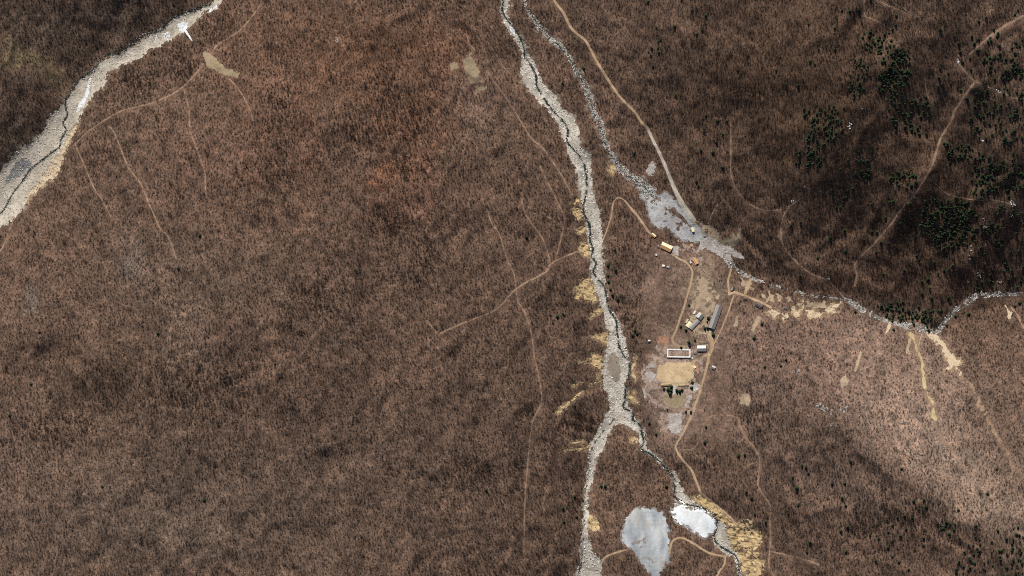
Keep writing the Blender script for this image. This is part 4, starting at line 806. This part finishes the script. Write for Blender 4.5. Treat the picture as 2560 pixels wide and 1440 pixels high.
# ------------------------------------------------------------------ pines: 300 as individuals, the rest of the stands as one mass
STANDS = [  # polygon or box, count, where
 ([(2242,120),(2275,140),(2268,205),(2225,232),(2187,222),(2195,178),(2228,165)], 58, 'crowded dark pine in the dense stand near the top right'),
 ([(2160,85),(2230,80),(2240,120),(2225,165),(2160,130)], 28, 'small dark pine in the loose fringe above the top right stand'),
 ([(2125,155),(2185,155),(2185,180),(2150,240),(2125,240)], 18, 'small pine in the loose fringe left of the top right stand'),
 ([(2015,275),(2070,265),(2102,262),(2104,352),(2015,362)], 46, 'dark pine in the stand left of the wide brown track'),
 ([(2425,215),(2560,215),(2600,360),(2425,360)], 66, 'dark pine crowded on the far right upper slope'),
 ([(2470,100),(2590,100),(2590,195),(2470,195)], 42, 'dark pine in the stand close under the right hand corner trail'),
 ([(2220,235),(2325,232),(2315,335),(2220,330)], 34, 'dark pine in the scattered stand left of the brown track'),
 ([(2143,385),(2170,380),(2172,447),(2145,447)], 14, 'dark pine in the narrow clump on the middle of the dark slope'),
 ([(1993,370),(2062,372),(2060,418),(1995,415)], 18, 'small pine in the low clump left of the narrow clump'),
 ([(2220,425),(2292,427),(2290,462),(2222,460)], 16, 'small pine just left of the brown track midway down'),
 ([(2368,360),(2432,360),(2430,396),(2372,394)], 15, 'dark pine right of the brown track above its bend'),
 ([(2420,385),(2580,385),(2580,490),(2430,490)], 68, 'dark pine on the right slope above the thin climbing path'),
 ([(2307,497),(2435,497),(2435,532),(2307,535)], 30, 'dark pine between the thin climbing path and the largest stand'),
 ([(2305,532),(2435,530),(2438,590),(2400,620),(2330,618),(2300,580)], 84, 'crowded pine in the largest stand on the right'),
 ([(2445,510),(2580,515),(2580,725),(2440,725),(2432,640)], 62, 'dark pine among the white rocks at the right edge'),
 ([(2186,765),(2250,757),(2300,768),(2352,775),(2348,815),(2310,815),(2250,808),(2210,792)], 46, 'dark pine in the stand on the river bend above the scree'),
 ([(2345,1305),(2372,1303),(2372,1332),(2346,1330)], 8, 'small dark pine in the tight clump on the lower right slope'),
 ([(2400,1345),(2480,1330),(2580,1320),(2600,1460),(2380,1460)], 60, 'small dark pine in the bottom right corner stand'),
]
SINGLES = [  # where, positions
 ('on the upper dark right slope', [(2105,27),(2124,29),(2132,27),(2146,26),(2092,47),(2087,72),(2177,2),(2021,62),(2087,125),(2046,124),(1965,212),(1995,215),(1940,177),(2037,162),(2025,155),(2240,40),(2239,64)]),
 ('beside the top right corner trail', [(2350,75),(2465,45),(2447,55),(2545,27),(2537,37),(2386,92),(2429,92),(2446,100),(2396,110),(2435,110),(2492,92),(2495,85),(2484,75),(2444,127),(2400,131),(2425,147),(2406,157),(2427,175),(2350,172),(2347,195),(2370,185),(2355,212),(2345,217),(2377,210),(2417,247),(2402,227)]),
 ('left of the wide brown track', [(2100,425),(2080,477),(2091,520),(2100,520),(2180,512),(2213,545),(2001,557),(1977,565),(2180,580),(2192,582),(2075,595),(2111,577),(2044,647),(2114,630),(2000,692),(2120,402),(2110,495),(2117,495),(2108,507),(2132,472),(2120,477),(2142,462),(2232,505),(2224,507)]),
 ('right of the wide brown track', [(2265,512),(2275,510),(2287,497),(2202,607),(2221,610),(2242,620),(2190,632),(2289,592),(2292,640),(2297,650),(2335,657),(2360,677),(2372,675),(2382,665),(2345,685),(2320,700),(2305,705),(2260,677),(2265,552),(2270,565),(2277,570),(2245,572),(2252,560)]),
 ('along the south creek bank', [(1905,811),(1885,847),(2138,781),(2234,826),(2367,815),(2388,792),(2422,787),(1912,919),(1952,916),(1965,901),(2537,767),(2549,759)]),
 ('just above the river bend', [(2329,747),(2305,735),(2324,722),(2208,686),(2374,756),(2370,745)]),
 ('right of the long tan road', [(1620,5),(1704,2),(1730,27),(1764,40),(1686,67),(1641,70),(1755,77),(1741,87),(1652,100),(1646,105),(1629,122),(1645,122),(1627,140),(1647,132),(1632,167),(1764,291),(1794,304),(1817,304),(1760,330),(1807,337),(1689,240),(1782,382),(1752,377),(1791,357),(1807,420),(1741,455),(1746,467)]),
 ('between the two upper streambeds', [(1459,172),(1406,209),(1586,385)]),
 ('along the central river east bank', [(1539,677),(1520,691),(1521,706),(1526,725),(1531,739),(1544,750),(1520,664),(1537,626)]),
 ('in the clump on the river bank left of the walled yard', [(1587,828),(1593,836),(1581,840)]),
 ('over the wide left hillside', [(500,590),(446,672),(99,832),(256,1218),(688,912),(24,1040),(395,835),(511,1252),(78,962),(1215,1228),(1316,595),(1407,786),(1411,790),(1393,793),(1437,1016)]),
 ('west of the lower river arm', [(1407,1272),(1436,1243),(1442,1294),(1410,1307)]),
 ('on the tongue of land between the river arms', [(1503,1217),(1513,1217),(1666,1218)]),
 ('beside the eastern arm below the compound', [(1623,1060),(1640,1087)]),
 ('near the lower right pink path', [(1765,1069),(1762,1108),(1847,1141),(1862,1139),(1866,1232),(1879,1247),(1887,1287),(1914,1307),(1995,1266),(1971,1287),(2005,1166),(2015,1170),(2021,1186),(1982,1195),(1992,1222),(1995,1265)]),
 ('over the shaded lower right slope', [(2080,1211),(2112,1211),(2127,1156),(2254,1174),(2105,1247),(2114,1266),(2140,1282),(2102,1330),(2119,1319),(2025,1358),(2017,1382),(2115,1381),(2192,1315),(2196,1349),(2175,1340),(2244,1295),(2262,1292),(2281,1296),(2232,1315),(2265,1324),(2220,1332),(2251,1342),(2231,1355),(2220,1371),(2309,1347),(2309,1365),(2231,1394),(2189,1404),(2247,1407),(2271,1426),(2469,1236),(2284,1255),(2310,1252),(2316,1270),(2396,1277),(2492,1175),(2385,1327),(2439,1317)]),
]
VILLAGE = [
 (1771,797,1.15,'largest round pine against the west wall of the long barracks'),(1768,806,.7,'small bush pine just below the largest barracks pine'),
 (1762,823,.95,'left pine of the pair at the foot of the barracks'),(1769,822,1.0,'right pine of the pair at the foot of the barracks'),
 (1782,829,.6,'small pine at the lower right corner of the barracks'),(1783,839,1.1,'tall pine where the compound road begins'),
 (1702,818,.8,'lone pine beside the narrow tan road'),(1715,827,.95,'dark pine below the pale yellow roofed annex'),
 (1722,858,1.05,'pine at the end of the curved tan road'),(1737,852,.7,'small pine between the road end and the storehouse'),
 (1703,871,.8,'pine touching the top wall of the roofless shell'),(1660,974,.9,'leftmost pine of the row below the sandy square'),
 (1670,976,1.1,'second pine from the left in the row below the square'),(1678,969,1.1,'tall pine left of the concrete walk, nearest the square'),
 (1677,978,1.15,'middle pine of the clump left of the concrete walk'),(1675,986,1.1,'lowest pine of the clump left of the concrete walk'),
 (1692,978,1.05,'pine just right of the concrete walk'),(1699,980,1.05,'second pine right of the concrete walk'),(1705,977,.8,'third pine right of the concrete walk'),
 (1700,985,.7,'small low pine right of the concrete walk'),(1729,971,1.0,'lower pine beside the pale rubble right of the square'),(1731,958,.8,'upper pine beside the pale rubble right of the square'),
 (1715,1031,.8,'left pine of the pair by the compound road'),(1727,1032,.85,'right pine of the pair by the compound road'),(1668,1025,.5,'tiny pine above the large square rubble patch'),
 (1722,765,.7,'greyish pine beside the narrow road above the huts'),
]
def ordinal(n): return {1: 'first', 2: 'second', 3: 'third'}.get(n, f"{n}{'th' if 10 < n % 100 < 20 else {1: 'st', 2: 'nd', 3: 'rd'}.get(n % 10, 'th')}")
def add_pine(px, py, s, label, group):
    k = random.randrange(3); e = bpy.data.objects.new('pine_tree', None); C.objects.link(e)
    e.empty_display_size = .5; e.location = (wx(px), wy(py), z_at(px, py)); e.rotation_euler = (0, 0, random.uniform(0, 6.28)); e.scale = (s, s, s)
    tag(e, label, 'tree', group)
    for nm, me in zip(('trunk', 'crown'), PINE_MESH[k]):
        o = bpy.data.objects.new(nm, me); C.objects.link(o); o.parent = e
NPINE = 0
for px, py, s, lbl in VILLAGE: add_pine(px, py - 2, s * random.uniform(.92, 1.05), lbl, 'pines around the compound'); NPINE += 1
for where, ps in SINGLES:
    ps = sorted(ps)
    for i, (px, py) in enumerate(ps):
        lbl = f"{ordinal(i + 1)} dark pine from the left among those {where}" if len(ps) > 3 else f"{['left', 'right'][i] if len(ps) == 2 else ['left', 'middle', 'right'][i]} dark pine {where}"
        add_pine(px, py - 2, random.uniform(.74, 1.08) * (1.3 if (px, py) in ((1992,1222),(2025,1358),(2251,1342)) else 1), lbl, 'pines ' + where); NPINE += 1
mass = []
for poly, cnt, lbl in STANDS:
    xs = [p[0] for p in poly]; ys = [p[1] for p in poly]; got = []
    tries = 0
    while len(got) < cnt * 1.7 and tries < 6000:
        tries += 1; x, y = random.uniform(min(xs), max(xs)), random.uniform(min(ys), max(ys)); ins = False; jx, jy = random.gauss(0, 6), random.gauss(0, 6)
        for (xa, ya), (xb, yb) in zip(poly, poly[1:] + poly[:1]):
            if (ya > y) != (yb > y) and x < (xb - xa) * (y - ya) / (yb - ya) + xa: ins = not ins
        x, y = x + jx, y + jy
        if not ins or any((x - a) ** 2 + (y - b) ** 2 < 3.9 ** 2 for a, b, _ in got): continue
        i_, j_ = int((x - PX0) / FS), int((y - PY0) / FS)
        if TRACKS[j_, i_] or claimed[j_, i_]: continue
        got.append((x, y, random.uniform(.55, 1.05)))
    got.sort(key=lambda g: -g[2]); n_ind = min(len(got), 4)
    for x, y, s in got[:n_ind]:
        if NPINE < 300: add_pine(x, y, s, lbl, 'pines: ' + lbl.split(' ', 2)[-1]); NPINE += 1
        else: mass.append((x, y, s))
    mass += got[n_ind:]
mass = np.array(mass)
scatter('pine_wood', proto_pines, np.stack([wx(mass[:, 0]), wy(mass[:, 1]), hz(mass[:, 0], mass[:, 1])], 1), mass[:, 2], rng.uniform(0, 6.28, len(mass)), np.ones((len(mass), 3)), 'remaining dark green pines massed in the stands on the right', 'pine wood', 3)

# ------------------------------------------------------------------ rock outcrops
ROCKW = earth('white quartz rock', (0.62, 0.62, 0.62), (0.76, 0.76, 0.77), (0.45, 0.44, 0.43), 0.8, 0.2)
ROCKG = earth('grey crag rock', (0.33, 0.30, 0.28), (0.48, 0.455, 0.43), (0.20, 0.18, 0.17), 0.7, 0.15)
def outcrop(px, py, w_, h_, n, mat, label, rot=0, big=1.0):
    r = random.Random(int(px * 7 + py)); bm = bmesh.new(); a = math.radians(rot); z0 = z_at(px, py)
    for k in range(n):
        u, v = r.uniform(-.5, .5) * w_, r.uniform(-.5, .5) * h_; dx = u * math.cos(a) - v * math.sin(a); dy = u * math.sin(a) + v * math.cos(a)
        s = big * r.uniform(.5, 1.25); z = z_at(px + dx, py + dy) - z0
        g = bmesh.ops.create_icosphere(bm, subdivisions=1, radius=s)
        for vv in g['verts']:
            vv.co = Vector((vv.co.x * r.uniform(.8, 1.3), vv.co.y * r.uniform(.8, 1.3), vv.co.z * r.uniform(.6, 1.1))) + Vector((dx * S, -dy * S, z + s * .3))
    me = bpy.data.meshes.new('rock_outcrop'); bm.to_mesh(me); bm.free(); me.materials.append(mat)
    o = bpy.data.objects.new('rock_outcrop', me); C.objects.link(o); o.location = (wx(px), wy(py), z0)
    tag(o, label, 'rocks', 'rock outcrops on the slopes')
W, G_ = ROCKW, ROCKG
for args in [
 (2125,314,8,16,14,W,'white rocks beside the pine stand left of the brown track',25,1.0),(2395,152,6,12,10,W,'white rocks at the head of the brown track',-25,.9),
 (2496,228,12,5,9,W,'white rocks on the thin path near the right edge',25,.9),(2455,350,12,5,8,W,'white rocks above the bend of the brown track',25,.8),
 (2155,270,10,4,6,W,'thin white rock streak above the left pine stand',25,.6),(2541,317,4,5,5,W,'lone white rock at the right edge among pines',0,.8),
 (2531,509,9,16,14,W,'largest white rock scar on the climbing path at the right edge',-30,1.0),(2526,541,7,9,8,W,'white rocks just below the largest scar',20,.8),
 (2460,548,5,6,6,W,'upper white rock in the pine gap',0,.8),(2462,566,9,6,7,W,'lower white rock in the pine gap',15,.8),
 (2428,614,5,5,5,W,'white rock at the lower tip of the largest stand',0,.8),(2429,627,6,5,5,W,'white rocks below the tip of the largest stand',0,.8),(2424,645,6,12,8,W,'line of white rocks running down below the largest stand',-25,.8),
 (2450,684,14,16,14,W,'scattered white rocks near the creek at the right',30,.8),(2420,703,5,9,6,W,'small white rocks above the river bend',-10,.8),(2498,702,14,8,8,W,'white rocks above the creek at the far right',25,.7),
 (1980,503,10,4,9,W,'white rocks on the looping orange footpath',-35,.9),(2010,468,4,6,5,W,'small white rock above the looping footpath',20,.8),(2071,697,7,5,6,W,'white rock on the footpath by the creek',0,.9),
 (1905,705,14,7,12,W,'white rocks in the creek below the terrace',15,1.0),(2440,742,10,16,14,W,'bluish white rocks in the creek near the right edge',20,1.0),(2390,774,12,8,10,W,'white rocks on the creek bend',-20,1.0),
 (2062,1022,44,12,26,G_,'long grey crag on the shaded lower right slope',25,1.8),(2110,1024,22,16,16,G_,'second grey crag right of the long one',0,1.6),(2083,1062,18,8,10,G_,'small grey crag below the long one',10,1.5),
 (1990,928,16,10,12,G_,'grey crag on the hillside below the scalloped bank',0,1.5),(2262,1056,20,6,10,G_,'dark crag in the middle of the lower right slope',10,1.5),(845,102,16,14,12,G_,'small pale crag on the red upper left hill',30,1.3),(2200,1072,8,8,7,G_,'pale rocks between the crags on the lower right slope',0,1.0),
 (1632,421,16,26,24,W,'white boulders in the excavated patch by the gravel road',0,.7)]: outcrop(*args)

# ------------------------------------------------------------------ buildings
WALLM = paint('limewashed wall', (0.62, 0.58, 0.50), 0.10); GLASS = paint('window glass', (0.05, 0.06, 0.07), 0.1, 0.2); WOODM = paint('door wood', (0.22, 0.15, 0.10), 0.15)
R_GREY = paint('weathered grey roof', (0.36, 0.34, 0.335), 0.14); R_GREYD = paint('dark and shaded grey roof', (0.25, 0.235, 0.225), 0.14); R_PALE = paint('pale tin roof', (0.60, 0.585, 0.57), 0.10)  # the dark grey doubles as a shaded copy on grey roofs
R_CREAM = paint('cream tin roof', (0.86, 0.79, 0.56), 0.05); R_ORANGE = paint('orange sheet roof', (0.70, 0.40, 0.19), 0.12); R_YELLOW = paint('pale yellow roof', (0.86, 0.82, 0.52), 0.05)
R_BROWN = paint('dark brown roof', (0.17, 0.14, 0.13), 0.15); R_WHITE = paint('white roof', (0.84, 0.83, 0.80), 0.05); R_BLUE = paint('blue grey roof', (0.30, 0.34, 0.38), 0.10); R_TAN = paint('tan thatch roof', (0.50, 0.36, 0.20), 0.12)
def house(name, label, cx, cy, dpx, L, Wd, hw, hr, m1, m2, wall=WALLM, chim=(), wins=2, cat='building', group=None, over=.35):
    """gabled house; local x runs along the ridge, +y side carries m1"""
    d = Vector((dpx[0], -dpx[1])).normalized(); z = min(z_at(cx + sx * d.x * L / 2 / S, cy - sx * d.y * L / 2 / S) for sx in (-1, 0, 1))
    e = bpy.data.objects.new(name, None); C.objects.link(e); e.location = (wx(cx), wy(cy), z + .15); e.rotation_euler = (0, 0, math.atan2(d.y, d.x)); tag(e, label, cat, group)
    hl, w2 = L / 2, Wd / 2; b = MB()
    b.box(-hl, hl, -w2, w2, -2.5, hw)
    for sx in (-hl, hl): b.face([(sx, -w2, hw), (sx, w2, hw), (sx, 0, hw + hr)] if sx > 0 else [(sx, w2, hw), (sx, -w2, hw), (sx, 0, hw + hr)])
    b.build('wall', wall, e)
    k = hr / w2; ye = w2 + over; ze = hw - over * k; t = .14
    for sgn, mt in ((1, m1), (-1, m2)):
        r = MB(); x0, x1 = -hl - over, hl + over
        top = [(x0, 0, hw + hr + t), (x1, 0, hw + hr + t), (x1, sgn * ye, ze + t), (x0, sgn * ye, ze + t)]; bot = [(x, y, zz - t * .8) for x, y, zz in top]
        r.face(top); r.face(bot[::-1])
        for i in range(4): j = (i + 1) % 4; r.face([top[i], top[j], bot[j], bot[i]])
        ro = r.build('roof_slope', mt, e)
        if L > 5:                                  # raised seams across the slope
            n = max(3, int(L / 1.6))
            for q in range(1, n):
                s_ = MB(); x = x0 + (x1 - x0) * q / n
                s_.face([(x - .05, 0, hw + hr + t + .05), (x + .05, 0, hw + hr + t + .05), (x + .05, sgn * ye, ze + t + .05), (x - .05, sgn * ye, ze + t + .05)])
                s_.face([(x - .05, 0, hw + hr + t - .02), (x - .05, 0, hw + hr + t + .05), (x - .05, sgn * ye, ze + t + .05), (x - .05, sgn * ye, ze + t - .02)])
                s_.face([(x + .05, 0, hw + hr + t + .05), (x + .05, 0, hw + hr + t - .02), (x + .05, sgn * ye, ze + t - .02), (x + .05, sgn * ye, ze + t + .05)])
                s_.build('seam', mt, ro)
    rc = MB(); rc.box(-hl - over, hl + over, -.14, .14, hw + hr + t - .05, hw + hr + t + .10); rc.build('ridge_cap', m2, e)
    for tx_, ty_ in chim:
        zc = hw + hr * (1 - abs(ty_) / w2); c = MB(); c.box(tx_ - .45, tx_ + .45, ty_ - .4, ty_ + .4, zc - .6, zc + 1.4); co = c.build('chimney', paint('chimney plaster', (0.72, 0.68, 0.66), .06), e)
        c2 = MB(); c2.box(tx_ - .55, tx_ + .55, ty_ - .5, ty_ + .5, zc + 1.4, zc + 1.55); c2.build('chimney_cap', R_GREYD, co)
    if hw > 1.6:
        dr = MB(); dr.box(-.5, .5, -w2 - .06, -w2 + .02, .02, min(2.0, hw - .2)); dr.build('door', WOODM, e)
        for i in range(wins):
            x = -hl + L * (i + .5) / wins
            if abs(x) < 1.1: x += 1.5
            if abs(x) > hl - .6: continue
            for sgn in (-1, 1):
                wn = MB(); wn.box(x - .5, x + .5, sgn * w2 - .05, sgn * w2 + .05, hw * .42, hw * .8); wo = wn.build('window', R_WHITE, e)
                pn = MB(); pn.box(x - .42, x + .42, sgn * (w2 + .035) - .03, sgn * (w2 + .035) + .03, hw * .45, hw * .77); pn.build('pane', GLASS, wo)
    return e
house('storehouse','pale tin roofed storehouse beside the bend of the compound road',1754,871,(1,-.02),12.6,8.2,3.0,2.6,R_WHITE,R_GREY,wins=4)  # white sunlit slope, grey shaded slope: shading painted onto one pale roof
house('barracks','long grey roofed barracks with a white chimney',1789,792,(20,-57),36,9.2,3.2,2.6,R_GREY,R_GREYD,chim=[(4.0,-2.2)],wins=10)  # darker grey on the slope turned from the sun paints its shade
house('hut_block','short grey roofed block at the top of the west huts',1750,790,(8,-9),7.6,9.0,3.0,2.2,R_PALE,R_GREYD,wins=2)  # pale and dark slope colours paint in sunlight and shade
house('long_hut','narrow grey roofed hut running down from the short block',1736,811,(20,-21),17.5,5.6,2.6,1.2,R_GREY,R_GREY,wins=4)
house('annex','small pale yellow roofed annex left of the narrow hut',1722.5,811,(9,-11),8.4,5.4,2.4,.5,R_YELLOW,R_YELLOW,wins=2)
house('lean_to','thin cream roofed lean-to left of the yellow annex',1717,802,(4,-7),6.0,2.4,2.2,.5,R_TAN,R_CREAM,wins=1)
house('shed','small white roofed shed at the top left of the west huts',1737,781,(4,-7),4.2,2.2,2.0,.6,R_WHITE,R_WHITE,wins=1)
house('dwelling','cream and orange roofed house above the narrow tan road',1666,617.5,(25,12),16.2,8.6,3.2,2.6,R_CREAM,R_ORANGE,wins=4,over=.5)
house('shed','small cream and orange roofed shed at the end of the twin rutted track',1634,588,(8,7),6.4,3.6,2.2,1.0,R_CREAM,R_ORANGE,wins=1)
house('hut','orange roofed hut beside the curve of the narrow road',1738.5,653,(7,12),9.0,5.0,2.6,1.3,R_ORANGE,R_ORANGE,wins=2)
house('hut','tall thin cream hut on the grey work pad',1731.5,574,(3,8),6.2,3.0,3.4,.8,R_CREAM,R_YELLOW,wins=1)
house('shed','tiny orange roofed shed in the debris above the orange hut',1728,613,(2,5),3.4,2.4,2.0,.8,R_ORANGE,R_ORANGE,wins=1)
house('shed','dark brown roofed shed below the terrace lane',1897.5,762.5,(15,8),10.2,6.0,2.6,1.6,R_BROWN,R_BROWN,wins=2)
house('hut','small blue grey hut at the head of the terrace lane',1831,723,(3,-5),4.2,2.8,2.4,.8,R_BLUE,R_BROWN,wins=1)
house('shed','small grey shed right of the compound road',1784,919,(8,3),5.0,4.4,2.4,1.2,R_PALE,R_GREYD,wins=1)  # sunward slope pale, far slope dark: shading put into the roof colours
house('hut','tiny blue white hut left of the orange soil',1623,852,(1,0),2.8,2.4,2.6,.6,R_WHITE,R_BLUE,wins=1)
house('shed','low tan shed along the lower edge of the sandy square',1664,961.5,(21,-1.5),12.6,3.4,2.0,1.0,R_TAN,R_TAN,wins=4)
house('shed','pale yellow shelter against the red soil heap',1736,917.5,(2,3),3.4,3.2,1.8,.6,R_YELLOW,R_YELLOW,wins=0)
house('hut','tiny white roofed hut in the scrub left of the narrow road',1658.5,664.5,(4,1),3.2,2.8,2.2,.6,R_CREAM,R_WHITE,wins=0)
house('hut','tiny grey hut right of the white one in the scrub',1670,668,(3,1),2.6,2.0,2.0,.5,R_PALE,R_BLUE,wins=0)
house('hut','tiny white hut below the cream and orange house',1640,637,(2,3),2.4,2.0,2.0,.5,R_WHITE,R_PALE,wins=0)
house('hut','tiny dark hut left of the cream and orange house',1646,616,(2,3),3.0,2.2,2.0,.6,R_BLUE,R_BROWN,wins=0)
house('hut','small white hut left of the orange roofed hut',1726.5,656,(2,3),2.6,2.0,2.0,.5,R_WHITE,R_PALE,wins=0)
house('hut','small dark hut above the terrace lane below its bend',1862,746,(5,2),3.6,2.4,2.0,.6,R_BROWN,R_BROWN,wins=0)
house('hut','black roofed hut on the second cream scallop',1963,770.5,(4,1),3.8,3.0,2.2,.6,R_BROWN,R_BROWN,wins=0)

# roofless shell with thick white walls
zs = min(z_at(x, y) for x in (1668, 1697, 1726) for y in (873, 893)) + .1
e = bpy.data.objects.new('roofless_shell', None); C.objects.link(e); e.location = (wx(1697), wy(883.2), zs); e.rotation_euler = (0, 0, math.radians(-.8)); tag(e, 'roofless rectangular shell of thick white walls above the sandy square', 'ruin')
hx, hy, th, hh = 17.6, 6.3, 1.9, 2.3; SHELL = paint('bright limewash', (0.82, 0.80, 0.77), .05)
for x0, x1, y0, y1 in ((-hx, hx, hy - th, hy), (-hx, hx, -hy, -hy + th), (-hx, -hx + th, -hy + th + .003, hy - th - .003), (hx - th, hx, -hy + th + .003, hy - th - .003)):
    b = MB(); b.box(x0, x1, y0, y1, -2, hh); b.build('wall', SHELL, e)
b = MB(); b.box(-hx + th, hx - th, -hy + th, hy - th, -2, .25); b.build('floor', earth('shell floor earth', (0.20, 0.13, 0.10), (0.28, 0.19, 0.15), (0.13, 0.09, 0.07), .5, .15), e)
for x, y, s in ((-8, 1.2, 1.3), (7.5, 3.0, 1.1), (12.5, -2.8, 1.4), (10, 3.2, .8)):
    b = MB(); b.box(x - s * .6, x + s * .6, y - s * .4, y + s * .4, .25, .25 + s * .7); b.build('rubble_block', R_ORANGE if x < 0 else R_BROWN, e)
def slab(name, label, pts, w_, h_, mat, cat, base=.05):
    """a low wall along a line of photo pixels, built as short stone lengths"""
    (xa, ya), (xb, yb) = pts; L = math.hypot(xb - xa, yb - ya) * S; e = bpy.data.objects.new(name, None); C.objects.link(e)
    e.location = (wx((xa + xb) / 2), wy((ya + yb) / 2), min(z_at(xa, ya), z_at(xb, yb), z_at((xa + xb) / 2, (ya + yb) / 2))); e.rotation_euler = (0, 0, math.atan2(-(yb - ya), xb - xa)); tag(e, label, cat)
    n = max(2, int(L / 2.2))
    for i in range(n):
        b = MB(); x0 = -L / 2 + L * i / n; x1 = -L / 2 + L * (i + 1) / n - .06; b.box(x0, x1, -w_ / 2 + random.uniform(0, .06), w_ / 2 - random.uniform(0, .06), -1.5, h_ + random.uniform(-.08, .08)); b.build('wall_length', mat, e)
slab('low_wall', 'short white wall right of the roofless shell', [(1733,883),(1730,898)], 1.4, 1.2, SHELL, 'wall')
slab('low_wall', 'brown retaining wall at the lower right edge of the sandy square', [(1694,965),(1722,964)], .9, 1.0, R_BROWN, 'wall')
slab('retaining_wall', 'dark stone retaining wall below the work pad', [(1759,590),(1780,592)], 1.4, 2.6, R_BROWN, 'wall')
slab('low_wall', 'pale kerb wall along the west side of the barracks', [(1787,765),(1772,806)], .7, .7, R_TAN, 'wall')
# small clods lying on the square
CL = rock_proto(91); CL.materials.append(paint('dark clod', (0.27, 0.20, 0.13), .15))
for i, (x, y) in enumerate([(945,455),(1085,460),(1130,490),(1010,485),(1010,545),(945,570),(1060,600),(1165,625),(980,615),(1000,650),(1105,640),(1250,660),(1045,690),(850,685),(1275,550),(1365,560),(1190,670),(1110,570),(1140,455),(1300,640)]):
    px, py = 1560 + x / 8.47, 860 + y / 8.47; o = bpy.data.objects.new('earth_clod', CL); C.objects.link(o); s = random.uniform(.38, .6); o.scale = (s * 1.2, s, s); o.location = (wx(px), wy(py), z_at(px, py) + .25); o.rotation_euler = (0, 0, random.uniform(0, 6))
    tag(o, 'small dark clod lying in the middle of the sandy square', 'clod', 'dark clods on the sandy square')
